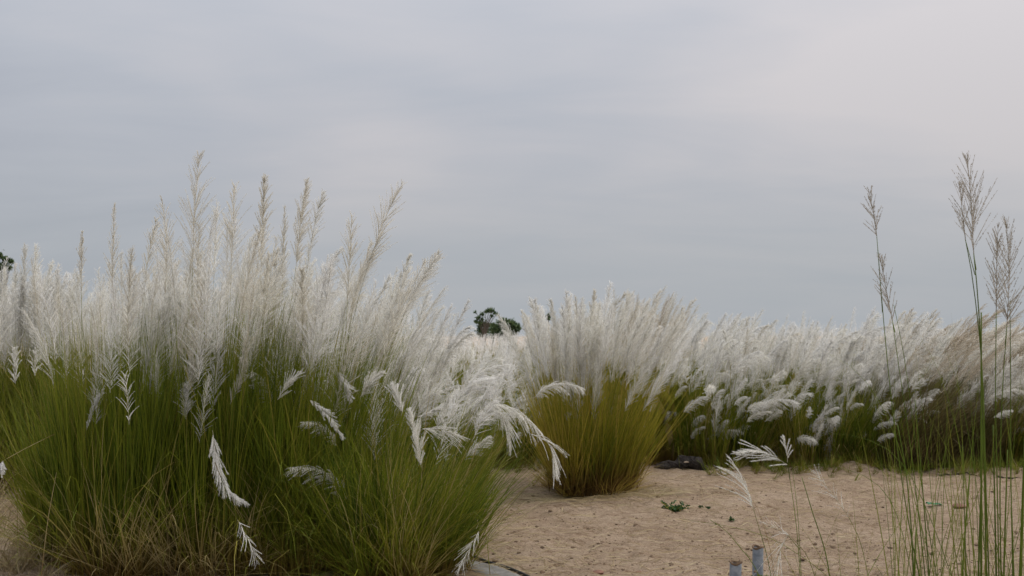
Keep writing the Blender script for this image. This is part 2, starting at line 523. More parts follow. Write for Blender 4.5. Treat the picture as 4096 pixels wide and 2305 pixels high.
def plume_geo(path, nb=80, blen=0.10, ang=(0.35, 0.65), hairs=34, hlen=0.012, hw=0.0009, grav=(0, 0, -0.15), curl=0.25,
              bw=0.0011, base_gap=0.0, rach=0.0016, flat=None, shape=0.6, seeds=False):
    """a feathery panicle along a curve: rachis, side branches, silky hairs along every branch"""
    mb = MB()
    K = 24
    P = resample(path, K)
    T = unit(np.gradient(P, axis=0))
    ref = np.array((0.2, 1.0, 0.1))
    Nn = unit(np.cross(T, ref))
    Bn = np.cross(T, Nn)
    for sd_ in (Nn, Bn):
        mb.strips(P[None], (rach * np.linspace(1, 0.35, K))[None], sd_[None], np.array([0.2]))
    mb.U[-1] = mb.U[-1] * 0 + 0.0
    mb.U[-2] = mb.U[-2] * 0 + 0.0
    u = np.sort(np.clip(R.random(nb) ** 0.9, base_gap, 0.985))
    fi = u * (K - 1)
    i0 = np.minimum(fi.astype(int), K - 2)
    fr = (fi - i0)[:, None]
    lerp = lambda A: A[i0] * (1 - fr) + A[i0 + 1] * fr
    bp_, bt, bn, bb = lerp(P), unit(lerp(T)), unit(lerp(Nn)), unit(lerp(Bn))
    az = R.uniform(0, 2 * np.pi, nb) if flat is None else np.where(R.random(nb) < 0.5, 0, np.pi) + R.normal(0, flat, nb)
    out = bn * np.cos(az)[:, None] + bb * np.sin(az)[:, None]
    prof = np.minimum(1, 0.45 + 2.2 * u) * np.clip(1 - u, 0, 1) ** shape + 0.12
    L = blen * prof * R.uniform(0.55, 1.3, nb)
    an = R.uniform(*ang, nb) * (1 - 0.4 * u)
    D0 = unit(bt * np.cos(an)[:, None] + out * np.sin(an)[:, None])
    S = 5
    s = np.linspace(0, 1, S)[None, :, None]
    gv = np.asarray(grav, float)
    C = bp_[:, None] + L[:, None, None] * (D0[:, None] * s + (gv[None, None] + out[:, None] * curl * R.uniform(0.2, 1.2, (nb, 1, 1))) * s ** 2.2)
    bw_ = bw * np.linspace(1, 0.4, S)[None] * np.ones((nb, 1))
    sdv = unit(np.cross(D0, R.normal(size=(nb, 3))))[:, None]
    tn = R.uniform(0.25, 0.8, nb)
    mb.strips(C, bw_, sdv, tn)
    mb.U[-1] = mb.U[-1] * 0 + (0.85 if hairs else 0.3)
    if hairs:
        m = nb * hairs
        bi = np.sort(R.choice(nb, m, p=L / L.sum()))
        q = np.clip(R.random(m) ** 0.85, 0.02, 1) * (S - 1)
        j = np.minimum(q.astype(int), S - 2)
        ff = (q - j)[:, None]
        hp = C[bi, j] * (1 - ff) + C[bi, j + 1] * ff
        hd = unit(C[bi, j + 1] - C[bi, j])
        perp = unit(np.cross(hd, R.normal(size=(m, 3))))
        ha = R.uniform(0.25, 0.75, m)[:, None]
        hdir = hd * np.cos(ha) + perp * np.sin(ha) + gv * 0.25
        ln = (hlen * R.uniform(0.6, 1.25, m))[:, None]
        wv = unit(np.cross(hdir, R.normal(size=(m, 3)))) * hw * 1.1
        mb.tris(hp - wv, hp + wv, hp + hdir * ln, np.clip(tn[bi] + R.normal(0, 0.15, m), 0, 1))
    return mb


def variant(kind, i):
    """plume kinds, grown along +Z from the origin; they bow towards local +X"""
    if kind == 'open':      # feathery, herringbone branches with the sky between them
        L, b = R.uniform(.62, .78), R.uniform(.02, .10)
        path = [(b * z * z * L, 0, z * L) for z in np.linspace(0, 1, 6)]
        return plume_geo(path, nb=84, blen=.20, ang=(.38, .78), hairs=46, hlen=.012, hw=.0020, grav=(.03, 0, -.04), curl=.20, shape=.6, bw=.0016)
    if kind == 'dense':     # closed soft lance
        L, b = R.uniform(.58, .76), R.uniform(.05, .22)
        path = [(b * z * z * L, 0, z * L) for z in np.linspace(0, 1, 6)]
        return plume_geo(path, nb=130, blen=.175, ang=(.26, .62), hairs=46, hlen=.018, hw=.0022, grav=(.10, 0, -.04), curl=.14, shape=.55, bw=.0014)
    if kind == 'bent':      # ripe, bowed over by its own weight
        L, b = R.uniform(.46, .60), R.uniform(.35, .8)
        path = [(b * z ** 1.8 * L, 0, L * (z - .42 * b * z ** 2.6)) for z in np.linspace(0, 1, 7)]
        return plume_geo(path, nb=120, blen=.155, ang=(.30, .60), hairs=44, hlen=.015, hw=.0024, grav=(.25, 0, -.38), curl=.15, shape=.42, bw=.0016)
    if kind == 'tuft':      # short, fat, brush-like
        L, b = R.uniform(.28, .38), R.uniform(.1, .4)
        path = [(b * z ** 1.6 * L, 0, z * L) for z in np.linspace(0, 1, 6)]
        return plume_geo(path, nb=95, blen=.11, ang=(.35, .65), hairs=40, hlen=.015, hw=.0024, grav=(.22, 0, -.15), curl=.2, shape=.4, bw=.0016)
    if kind == 'wispy':     # young, thin, tan
        L, b = R.uniform(.50, .68), R.uniform(.1, .35)
        path = [(b * z * z * L, 0, z * L) for z in np.linspace(0, 1, 6)]
        return plume_geo(path, nb=90, blen=.16, ang=(.20, .50), hairs=30, hlen=.013, hw=.0017, grav=(.22, 0, 0), curl=.05, shape=.5)


VAR = {}
for kd, cnt in (('open', 4), ('dense', 4), ('bent', 4), ('tuft', 3), ('wispy', 3)):
    VAR[kd] = []
    for i in range(cnt):
        me = variant(kd, i).mesh('plume')
        me.materials.append(PLUME)
        VAR[kd].append(me)


def plume_obj(parent, mesh, base, axis_, bow, scale, tint):
    """place a plume: its +Z along axis_, its bow (+X) towards the horizontal direction bow"""
    z = Vector(axis_).normalized()
    x = Vector(bow)
    x = (x - z * x.dot(z))
    x = x.normalized() if x.length > 1e-4 else z.orthogonal().normalized()
    y = z.cross(x)
    M = Matrix((x, y, z)).transposed().to_4x4()
    o = bpy.data.objects.new('plume', mesh)
    COL.objects.link(o)
    o.parent = parent
    o.matrix_basis = Matrix.Translation(Vector(base) - Vector(parent.location)) @ M @ Matrix.Diagonal((scale[0], scale[0], scale[1], 1))
    o.color = (*tint, 1)
    return o


def bez(a, b, c, n):
    u = np.linspace(0, 1, n)[:, None]
    return (1 - u) ** 2 * a + 2 * u * (1 - u) * b + u * u * c


WHITE, CREAM, TAN, DUN = (1.0, 1.0, 1.0), (.985, .98, .95), (.90, .87, .80), (.66, .585, .475)


class Clump:
    """one grass plant: leaves (stuff), stems (stuff) and every plume a part of its own"""
    def __init__(self, label, x, y, r=.35, leaf=GREEN, group='kans grass clumps', name='grass_clump', cat='grass clump'):
        self.x, self.y, self.r, self.leaf = x, y, r, leaf
        self.root = thing(name, label, cat, (x, y, float(ground_z(x, y))), group)
        self.lv, self.st = MB(), MB()

    def leaves(self, n, lmin, lmax, wid=.0055, **kw):
        blades(self.lv, n, self.x, self.y, self.r, lmin, lmax, wid, **kw)

    def stem(self, P, w=.004, tone=.5):
        P = np.asarray(P)
        W = np.linspace(w, w * .55, len(P)) * .5
        for sd_ in ((1, 0, 0), (0.2, 1, 0)):
            self.st.strips(P[None], W[None], np.array(sd_, float)[None, None], np.array([tone]))

    def plumes(self, n, ztip, kinds, spread=1.6, lean=.15, bow=.4, tints=(WHITE, CREAM), size=(.85, 1.15), rmax=1.0, wid=1.0, jit=.08, front=False):
        for i in range(n):
            a, q = R.uniform(0, 2 * np.pi), math.sqrt(R.random()) * rmax
            if front:                                   # hangs out of the side towards the open sand
                a, q = R.uniform(-2.7, -.3), R.uniform(.7, 1.0)
            root = np.array((self.x + math.cos(a) * q * self.r, self.y + math.sin(a) * q * self.r, 0.0))
            zt = R.uniform(*ztip) - .22 * (ztip[1] - ztip[0]) * q
            tip = np.array((self.x + math.cos(a) * q * self.r * spread + lean * zt * R.uniform(.6, 1.4) + R.normal(0, jit),
                            self.y + math.sin(a) * q * self.r * spread + R.normal(0, jit), zt))
            kd = kinds[R.integers(len(kinds))]
            me = VAR[kd][R.integers(len(VAR[kd]))]
            s = R.uniform(*size)
            mid = np.array((root[0] * .75 + tip[0] * .25, root[1] * .75 + tip[1] * .25, zt * .55))
            ax = unit(tip - mid)
            Lp = s * dict(open=.70, dense=.67, bent=.42, tuft=.31, wispy=.58)[kd]
            base = tip - ax * Lp
            P = bez(root, mid, base, 8)
            self.stem(P, .0065, .35 + R.random() * .5)
            bw_ = (lean * 2 + bow * R.uniform(-.3, 1.2) + .5 * math.cos(a) * q, .5 * math.sin(a) * q + R.normal(0, .25), 0)
            tt = tints[R.integers(len(tints))]
            plume_obj(self.root, me, base, unit(base - P[-2]), bw_, (s * wid * R.uniform(.85, 1.15), s), tt)

    def hero(self, px, d, kind='open', tint=CREAM, w=1.0, stem_to=None, stem_w=.0045, mat=None, **kw):
        """a plume seen singly in the photograph: px lists points (px,py) from its foot to its tip, at distance d"""
        pts = [at(p[0], p[1], d + (p[2] if len(p) > 2 else 0)) for p in px]
        L = sum(np.linalg.norm(pts[i + 1] - pts[i]) for i in range(len(pts) - 1))
        pr = dict(open=dict(nb=int(105 * L + 22), blen=.20, ang=(.36, .68), hairs=85, hlen=.011, hw=.0022, grav=(.02, 0, -.02), curl=.15, bw=.0016),
                  slim=dict(nb=int(130 * L + 16), blen=.12, ang=(.24, .5), hairs=60, hlen=.010, hw=.0021, grav=(.02, 0, 0), curl=.1),
                  dense=dict(nb=int(180 * L + 18), blen=.165, ang=(.25, .55), hairs=70, hlen=.014, hw=.0022, grav=(.08, 0, -.04), curl=.12),
                  droop=dict(nb=int(150 * L + 14), blen=.15, ang=(.35, .7), hairs=44, hlen=.011, hw=.0018, grav=(.1, 0, -.65), curl=.12, bw=.002, shape=.3),
                  spiky=dict(nb=int(70 * L + 12), blen=.14, ang=(.45, .8), hairs=50, hlen=.007, hw=.0016, grav=(0, 0, -.12), curl=.2, bw=.0022, shape=.35),
                  bare=dict(nb=int(85 * L + 30), blen=.20, ang=(.42, .72), hairs=20, hlen=.008, hw=.0015, grav=(0, 0, 0), curl=.0, bw=.0016, shape=.75, rach=.002),
                  )[kind]
        pr.update(kw)
        pr['blen'] *= w
        me = plume_geo([p - pts[0] for p in pts], **pr).mesh('plume')
        o = obj('plume', me, mat or (PANICLE if kind == 'bare' else PLUME), self.root)
        o.location = Vector(pts[0]) - self.root.location
        o.color = (*tint, 1)
        if stem_to is not None:
            q = [at(p[0], p[1], d) if len(p) == 2 else np.array(p) for p in stem_to]
            self.stem(resample([*q, pts[0]], 12), stem_w, R.random() * .7)
        elif stem_to is None:
            root = np.array((self.x + R.normal(0, self.r * .35), self.y + R.normal(0, self.r * .3), 0.))
            b = pts[0]
            t0 = unit(pts[1] - pts[0])
            mid = b - t0 * (b[2] * .45)
            self.stem(bez(root, mid, b, 10), stem_w, R.random() * .7)
        return o

    def done(self):
        if self.lv.n:
            o = self.lv.build('leaves', self.leaf, None, kind='stuff')
            o.parent = self.root
            o.matrix_parent_inverse = Matrix.Translation(self.root.location).inverted()
        if self.st.n:
            o = self.st.build('stems', self.leaf, None, kind='stuff')
            o.parent = self.root
            o.matrix_parent_inverse = Matrix.Translation(self.root.location).inverted()
        return self.root


def clump_at(label, px, d, **kw):
    return Clump(label, (px - 2048) / FPX * d, d, **kw)


# ------------------------------------------------------------------ left foreground: tall stand
c = clump_at('tallest kans grass clump in left foreground, its highest plume above all others', 880, 7.0, r=.42)
c.leaves(2600, .8, 2.25, .0085, spread=.07, lean0=.07, curl=.5, wind=.05, sx=1.15, tone=(0, .86))
c.leaves(600, 1.5, 2.4, .0065, spread=.10, lean0=.08, curl=.3, wind=.04, tone=(.2, .7))
c.leaves(620, .5, 1.9, .0072, spread=.3, lean0=.28, curl=2.5, tone=(.15, .95))
c.leaves(260, .3, 1.3, .006, spread=.45, lean0=.5, curl=1.2, tone=(.8, 1))
c.plumes(8, (1.3, 1.75), ('tuft', 'dense', 'open'), spread=1.2, lean=.03, tints=(CREAM, WHITE), size=(.45, .8))
c.plumes(46, (1.9, 2.45), ('open', 'open', 'wispy', 'dense'), spread=1.7, lean=.03, tints=(CREAM, WHITE, TAN), bow=.3, size=(.68, 1.08), wid=1.1)
c.hero([(770, 1075), (778, 850), (797, 622)], 6.8, 'open', TAN, 1.15)
c.hero([(925, 1100), (932, 900), (937, 742)], 7.0, 'open', TAN, 1.05)
c.hero([(1045, 1080), (1052, 880), (1057, 712)], 7.0, 'dense', TAN, .95)
c.hero([(855, 1120), (862, 960), (868, 815)], 7.2, 'open', CREAM, .8)
c.hero([(1185, 1060), (1205, 880), (1228, 722)], 7.1, 'dense', TAN, .95)
c.hero([(850, 1640), (868, 1480), (872, 1330)], 6.7, 'open', WHITE, .7)
c.hero([(1130, 1170), (1133, 1000), (1138, 830)], 7.2, 'slim', TAN)
c.hero([(920, 1620), (965, 1480), (985, 1370)], 6.6, 'dense', TAN, .6)
c.done()

c = clump_at('kans grass clump with slim tan plumes at left of the tall foreground stand', 520, 7.0, r=.42)
c.leaves(2400, .7, 2.05, .0085, spread=.07, lean0=.07, curl=.5, wind=.04, sx=1.15, tone=(0, .86))
c.leaves(560, 1.4, 2.2, .0065, spread=.10, lean0=.08, curl=.3, wind=.04, tone=(.2, .7))
c.leaves(620, .45, 1.8, .0072, spread=.35, lean0=.3, curl=2.6, tone=(.15, .95))
c.leaves(300, .3, 1.2, .006, spread=.5, lean0=.5, curl=1.2, tone=(.8, 1))
c.plumes(7, (1.2, 1.7), ('tuft', 'dense', 'open'), spread=1.2, lean=.02, tints=(CREAM, WHITE), size=(.45, .8))
c.plumes(28, (1.75, 2.22), ('open', 'wispy', 'dense'), spread=1.6, lean=.02, tints=(CREAM, TAN, WHITE), bow=.2, size=(.68, 1.08), wid=1.1)
c.hero([(448, 1200), (452, 1000), (458, 820)], 7.0, 'slim', TAN, 1.05)
c.hero([(325, 1170), (326, 1050), (329, 932)], 7.1, 'slim', TAN, .85)
c.hero([(660, 1190), (668, 1000), (650, 798)], 7.0, 'open', TAN, .95)
c.hero([(570, 1250), (590, 1050), (625, 880)], 7.2, 'open', TAN, .85)
c.hero([(518, 1490), (514, 1380), (508, 1240)], 6.4, 'spiky', CREAM, 1.0)
c.hero([(516, 1700), (512, 1610), (500, 1500)], 6.3, 'spiky', CREAM, .75)
c.hero([(345, 1725), (375, 1630), (418, 1545)], 6.6, 'slim', WHITE, .55)
c.hero([(62, 1535), (62, 1470), (60, 1395)], 7.4, 'open', CREAM, .5, stem_to=[(70, 2150), (66, 1800)])
c.hero([(140, 1505), (138, 1450), (142, 1395)], 7.6, 'open', CREAM, .35, stem_to=[(150, 2150), (142, 1800)])
c.hero([(985, 2010), (905, 1950), (868, 1830), (850, 1722)][::-1], 6.2, 'dense', WHITE, .55, stem_to=[(700, 2280), (780, 1760)], grav=(0, 0, -.5))
c.hero([(950, 2080), (1000, 2170), (1030, 2245)], 6.0, 'spiky', WHITE, .6, stem_to=[(860, 1850)])
c.stem(resample([at(290, 2250, 6.6), at(232, 1910, 6.5), at(218, 1735, 6.4), ], 8), .007, .3)
c.stem(resample([at(218, 1737, 6.4), at(110, 1790, 6.3), at(10, 1845, 6.2)], 6), .007, 1.0)
c.hero([(12, 1843), (4, 1880)], 6.2, 'dense', WHITE, .4, stem_to=[(40, 1830)])
c.stem(resample([at(165, 2310, 6.4), at(190, 2090, 6.4), at(226, 1890, 6.4)], 6), .006, 1.0)
c.done()

c = clump_at('kans grass clump at right of the foreground stand, one long plume leaning far right', 1250, 7.1, r=.42)
c.leaves(2400, .65, 2.0, .0085, spread=.10, lean0=.09, curl=.6, wind=.09, sx=1.15, tone=(0, .86))
c.leaves(560, 1.4, 2.2, .0065, spread=.14, lean0=.10, curl=.4, wind=.08, tone=(.2, .7))
c.leaves(640, .45, 1.8, .0072, spread=.35, lean0=.3, curl=2.6, tone=(.15, .95), wind=.2)
c.leaves(280, .3, 1.2, .006, spread=.5, lean0=.5, curl=1.2, tone=(.8, 1))
c.plumes(10, (1.2, 1.8), ('tuft', 'bent', 'open'), spread=1.3, lean=.08, tints=(CREAM, WHITE), size=(.45, .8))
c.plumes(40, (1.75, 2.28), ('open', 'dense', 'wispy'), spread=1.8, lean=.08, tints=(CREAM, WHITE, TAN), bow=.6, size=(.68, 1.08), wid=1.1)
c.hero([(1465, 1085), (1530, 900), (1608, 733)], 7.0, 'open', TAN, 1.05, stem_to=[(1330, 2290), (1350, 1600), (1420, 1250)])
c.hero([(1238, 1010), (1262, 880), (1293, 768)], 7.3, 'open', CREAM, .7)
c.hero([(1390, 1200), (1400, 1020), (1407, 860)], 7.1, 'open', TAN, .9)
c.hero([(1605, 1170), (1620, 1080), (1638, 1022)], 7.6, 'dense', CREAM, .6)
c.hero([(1650, 1220), (1700, 1110), (1757, 1010)], 7.3, 'open', TAN, .75)
c.hero([(1110, 1600), (1150, 1540), (1205, 1490)], 6.4, 'slim', CREAM, .9)
c.hero([(1440, 1590), (1490, 1520), (1530, 1490)], 6.6, 'dense', CREAM, .6)
c.hero([(1240, 1600), (1310, 1660), (1370, 1750)], 6.5, 'dense', WHITE, .45)
c.hero([(1350, 1490), (1380, 1540), (1400, 1600)], 6.7, 'dense', WHITE, .5)
c.done()

c = clump_at('low leafy grass clump with bowed white plumes spilling onto the sand', 1610, 6.85, r=.42)
c.leaves(2600, .35, 1.5, .0078, spread=.30, lean0=.15, curl=1.3, wind=.14)
c.leaves(800, .4, 1.3, .006, spread=.65, lean0=.3, curl=2.2, tone=(.05, .85), wind=.2)
c.leaves(190, .3, 1.1, .006, spread=.6, lean0=.6, curl=1.2, tone=(.8, 1), wind=.25)
c.plumes(20, (.95, 1.55), ('bent', 'tuft', 'open'), spread=2.0, lean=.12, tints=(WHITE, CREAM), bow=.9, size=(.55, .85))
c.hero([(1870, 1690), (1960, 1625), (2070, 1650), (2155, 1722)], 6.7, 'droop', CREAM, .72, stem_to=[(1660, 2100), (1770, 1740)])
c.hero([(1985, 1640), (2030, 1700), (2045, 1785)], 6.75, 'droop', CREAM, .6, stem_to=[(1900, 1670)])
c.hero([(2120, 1735), (2190, 1770), (2215, 1810), (2222, 1885)], 6.6, 'droop', CREAM, .75, stem_to=[(1880, 1880), (2020, 1730)], nb=48)
c.hero([(1685, 1870), (1668, 1770), (1640, 1650)], 6.3, 'dense', CREAM, .85, stem_to=[(1730, 2150)])
c.hero([(1690, 1715), (1760, 1720), (1830, 1745)], 6.4, 'droop', CREAM, .7, stem_to=[(1480, 1740), (1600, 1715)], grav=(.3, 0, -.35))
c.hero([(1668, 1665), (1700, 1600), (1760, 1560)], 6.6, 'open', CREAM, .7)
c.hero([(1670, 1670), (1740, 1640), (1815, 1622)], 6.8, 'dense', WHITE, .5)
c.hero([(1860, 1590), (1890, 1540), (1950, 1520)], 6.9, 'dense', WHITE, .75, grav=(.5, 0, -.2))
c.hero([(1610, 1650), (1590, 1600), (1570, 1545)], 6.7, 'dense', WHITE, .8)
c.hero([(1915, 2125), (1875, 2200), (1835, 2285)], 6.3, 'spiky', CREAM, .7, stem_to=[(1960, 2300), (1945, 2140), (1930, 2110)], nb=40)
c.done()

c = clump_at('narrow grass clump at the left end of the foreground stand, beside the bare ground', 340, 7.3, r=.3)
c.leaves(1300, .4, 1.7, .008, spread=.12, lean0=.12, curl=.9, wind=.03, tone=(0, .85))
c.leaves(360, .4, 1.5, .006, spread=.45, lean0=.3, curl=2.5, tone=(.15, 1))
c.leaves(160, .2, .8, .006, spread=.7, lean0=.5, curl=1.2, tone=(.8, 1))
c.plumes(7, (1.7, 2.2), ('open', 'wispy'), spread=1.3, lean=.0, tints=(CREAM, TAN), size=(.7, .95))
c.done()

# ------------------------------------------------------------------ behind the foreground stand
def row(specs, leaf, group='kans grass clumps'):
    for s in specs:
        label, px, d, r, nl, lh, npl, zt, kinds, kw = s
        lf = kw.pop('leaf', leaf)
        c = clump_at(label, px, d, r=r, leaf=lf, group=group)
        lk = kw.pop('lk', {})
        low = kw.pop('low', 26 if 12 < d < 14 else 0)
        c.leaves(int(nl * .75), lh[0], lh[1], kw.pop('wid', .0115), **{**dict(spread=.18, lean0=.1, curl=1.1, S=6), **lk})
        hs = kw.pop('heroes', [])
        c.plumes(npl, zt, kinds, **kw)
        for hp, hk, ht, hw2 in hs:
            c.hero(hp, d - .3, hk, ht, hw2)
        if low:
            c.plumes(low, (.65, 1.5), ('tuft', 'bent', 'dense'), spread=1.7, lean=.18, bow=1.0, tints=(WHITE, CREAM), size=(.4, .85), front=True, jit=.16)
            c.leaves(420, .4, 1.3, .008, spread=.4, lean0=.35, curl=2.6, tone=(.4, 1), S=6)
        c.done()


row([
    ('pale kans grass clump at the left picture edge beside the bare sand', -20, 10.6, .6, 2600, (.8, 2.1), 44, (1.95, 2.45), ('open', 'dense'), dict(spread=1.5, lean=.02, tints=(CREAM, WHITE), heroes=[([(92, 1260), (96, 1110), (100, 985)], 'dense', CREAM, 1.1), ([(140, 1270), (141, 1120), (143, 985)], 'dense', CREAM, 1.1), ([(20, 1310), (20, 1190), (18, 1078)], 'dense', CREAM, 1.1), ([(62, 1280), (62, 1160), (60, 1060)], 'dense', CREAM, 1.1), ([(-6, 1300), (-8, 1190), (-10, 1085)], 'dense', CREAM, 1.1), ([(170, 1290), (185, 1170), (205, 1060)], 'open', CREAM, .9), ([(225, 1290), (224, 1180), (222, 1085)], 'open', CREAM, .6)])),
    ('pale plumed kans grass behind the broken straw at far left', 190, 10.9, .6, 2600, (.8, 2.1), 40, (1.9, 2.35), ('open', 'dense'), dict(spread=1.5, lean=.02, tints=(CREAM, WHITE))),
    ('pale plumed kans grass behind the slim tan plumes at left', 400, 10.6, .6, 2400, (.8, 2.1), 36, (1.9, 2.3), ('open', 'dense'), dict(spread=1.5, lean=.02, tints=(CREAM, WHITE))),
    ('kans grass clump hidden deep behind the left foreground stand', 660, 10.2, .6, 1600, (.7, 1.9), 34, (1.7, 2.5), ('open', 'dense'), dict(spread=1.5, lean=.02, tints=(CREAM, WHITE))),
    ('kans grass clump close behind the tallest plumes', 960, 9.4, .55, 1600, (.7, 1.9), 42, (1.7, 2.5), ('open', 'dense'), dict(spread=1.6, lean=.03, tints=(CREAM, WHITE))),
    ('fluffy white kans grass clump behind the leaning plume', 1300, 9.2, .5, 1800, (.8, 1.4), 46, (1.5, 2.3), ('dense', 'open', 'bent'), dict(spread=1.7, lean=.07, tints=(CREAM, WHITE))),
    ('fluffy white kans grass clump left of the far green trees, plumes tangled', 1500, 9.0, .5, 2000, (.7, 1.3), 48, (1.35, 2.08), ('dense', 'bent', 'open'), dict(spread=1.5, lean=.08, bow=.8, tints=(CREAM, WHITE, WHITE))),
    ('white kans grass clump with bowed plumes just left of the gap of sand', 1720, 9.2, .42, 2200, (.4, 1.3), 42, (1.05, 1.70), ('bent', 'dense', 'bent', 'open'), dict(spread=1.5, lean=.10, bow=.9, tints=(CREAM, WHITE, WHITE))),
], GREEN)

row([
    ('small green clump with white plumes below the far trees', 1990, 12.4, .55, 1800, (.3, 1.1), 34, (.9, 1.62), ('bent', 'dense', 'tuft'), dict(spread=1.7, lean=.1, bow=.8, tints=(WHITE, CREAM))),
    ('white plumed clump left behind the olive clump on the sand', 2190, 13.2, .55, 1600, (.4, 1.2), 32, (1.1, 1.78), ('dense', 'bent'), dict(spread=1.6, lean=.06, tints=(WHITE, CREAM))),
], GREEN)

# ------------------------------------------------------------------ the single olive clump on the sand
c = clump_at('single olive-stemmed kans grass clump standing on bare sand, full white plumes fanning out', 2365, 10.4, r=.47, leaf=OLIVE)
c.leaves(2500, .75, 1.85, .0088, spread=.34, lean0=.12, curl=.3, wind=.06, S=7)
c.leaves(520, .3, 1.2, .008, spread=.5, lean0=.22, curl=.9, tone=(.45, 1), S=6)
c.leaves(420, .2, .6, .008, spread=.8, lean0=.35, curl=.9, tone=(.75, 1), S=6)
c.leaves(380, .3, .95, .007, spread=1.45, lean0=.12, curl=.35, tone=(.6, 1), S=6)
c.leaves(300, .15, .45, .008, spread=1.2, lean0=.4, curl=.6, tone=(.85, 1), S=5)
c.plumes(90, (1.68, 2.08), ('dense',), spread=2.2, lean=.05, bow=.35, tints=(CREAM, CREAM, TAN, WHITE), size=(.75, 1.08), wid=1.0)
c.plumes(16, (1.2, 1.65), ('dense', 'tuft'), spread=2.3, lean=.14, bow=.7, tints=(CREAM, WHITE), size=(.8, 1.0), wid=.8)
for b, m_, t_, kd, tn in (((2370, 1330), (2372, 1240), (2376, 1165), 'dense', TAN), ((2180, 1480), (2160, 1370), (2150, 1225), 'dense', CREAM),
                          ((2130, 1450), (2110, 1350), (2085, 1245), 'dense', CREAM), ((2240, 1420), (2220, 1320), (2204, 1228), 'dense', CREAM),
                          ((2410, 1330), (2450, 1240), (2498, 1178), 'open', TAN), ((2275, 1400), (2272, 1300), (2272, 1200), 'dense', TAN),
                          ((2300, 1420), (2320, 1300), (2330, 1195), 'dense', CREAM), ((2260, 1600), (2265, 1570), (2272, 1530), 'open', CREAM),
                          ((2290, 1610), (2288, 1570), (2286, 1540), 'dense', CREAM), ((2273, 1695), (2272, 1680), (2272, 1660), 'dense', WHITE)):
    c.hero([b, m_, t_], 10.1, kd, tn, .8 if b[1] < 1500 else .45, hlen=.012)
c.done()

# ------------------------------------------------------------------ right-hand thicket
row([
    ('tan feathery mound of young plumes behind the olive clump', 2540, 13.2, .42, 1200, (.8, 1.4), 46, (1.85, 2.25), ('wispy',), dict(spread=1.5, lean=.08, bow=.5, tints=(TAN, TAN, DUN), wid=1.0)),
    ('white plumed clump right behind the olive clump', 2700, 13.0, .6, 2000, (.5, 1.45), 32, (1.5, 1.98), ('dense', 'bent', 'open'), dict(spread=1.7, lean=.14, bow=.8, tints=(CREAM, WHITE))),
    ('dark green clump with tousled white plumes above the charred wood', 2870, 12.8, .6, 2800, (.5, 1.45), 34, (1.05, 1.68), ('bent', 'tuft', 'dense'), dict(spread=1.8, lean=.14, bow=.9, tints=(CREAM, WHITE, WHITE))),
    ('green clump with upright tan and white plumes, right of the charred wood', 3070, 12.9, .55, 2600, (.5, 1.4), 30, (1.35, 1.85), ('dense', 'bent', 'wispy'), dict(spread=1.7, lean=.14, bow=.8, tints=(CREAM, WHITE, TAN))),
    ('bright green clump with wind-combed white plumes in mid right', 3270, 12.6, .58, 3000, (.5, 1.4), 36, (1.3, 1.92), ('bent', 'dense', 'tuft'), dict(spread=1.7, lean=.2, bow=1.0, tints=(WHITE, WHITE, CREAM), lk=dict(spread=.22, wind=.2))),
    ('green clump with white brush plumes beside the drab leaning clump', 3440, 12.5, .5, 2600, (.45, 1.3), 32, (1.35, 2.0), ('bent', 'dense', 'tuft'), dict(spread=1.6, lean=.22, bow=1.0, tints=(WHITE, CREAM), lk=dict(spread=.22, wind=.25))),
    ('drab brown clump with tan plumes all swept to the right', 3600, 12.5, .58, 3200, (.5, 1.5), 60, (1.45, 2.02), ('wispy', 'wispy', 'dense'), dict(leaf=DRAB, spread=1.6, lean=.5, bow=1.5, tints=(TAN, DUN, DUN), lk=dict(spread=.25, wind=.8, curl=1.0), jit=.1, low=3)),
    ('large drab clump with greyish swept plumes behind the right stalks', 3790, 12.6, .6, 3200, (.5, 1.5), 52, (1.3, 1.88), ('wispy', 'dense', 'bent'), dict(leaf=DRAB, spread=1.6, lean=.5, bow=1.5, tints=(TAN, CREAM, DUN), lk=dict(spread=.25, wind=.8, curl=1.0), low=3)),
    ('white plumed clump low at the right picture edge', 4010, 12.8, .6, 2600, (.5, 1.4), 40, (1.0, 1.62), ('bent', 'dense'), dict(spread=1.6, lean=.32, bow=1.2, tints=(CREAM, WHITE), lk=dict(spread=.25, wind=.4))),
    ('dark clump cut off by the right picture edge', 4220, 12.6, .6, 2200, (.5, 1.4), 36, (1.0, 1.7), ('bent', 'dense'), dict(spread=1.6, lean=.25, bow=1.2, tints=(CREAM, TAN), lk=dict(spread=.25, wind=.4))),
], GREEN)
second = [
    ('second-row white plumes behind the tan feathery mound', 2440, 15.6, .75, (1.5, 2.05)),
    ('second-row white plumes showing between the tan mound and the dark green clump', 2720, 15.2, .8, (1.45, 2.0)),
    ('second-row white plumes behind the dark green tousled clump', 2950, 15.0, .8, (1.4, 1.95)),
    ('second-row white plumes behind the upright tan and white plumes', 3170, 15.0, .8, (1.35, 1.92)),
    ('second-row white plumes rising behind the wind-combed bright green clump', 3400, 14.8, .8, (1.4, 2.0)),
    ('second-row white plumes behind the drab brown clump', 3620, 14.8, .8, (1.35, 1.9)),
    ('second-row pale plumes behind the large drab clump', 3860, 14.8, .8, (1.2, 1.75)),
    ('second-row pale plumes behind the right edge clump', 4110, 14.8, .8, (1.2, 1.7)),
]
row([(l, px, d, r, 1100, (.7, 1.2), 44, zt, ('dense', 'bent', 'dense', 'wispy'), dict(spread=1.5, lean=.15, bow=.8, tints=(CREAM, WHITE, CREAM, TAN), wid=1.0)) for l, px, d, r, zt in second], GREEN)

# ------------------------------------------------------------------ far field: one mass of plumes
far, farl = MB(), MB()


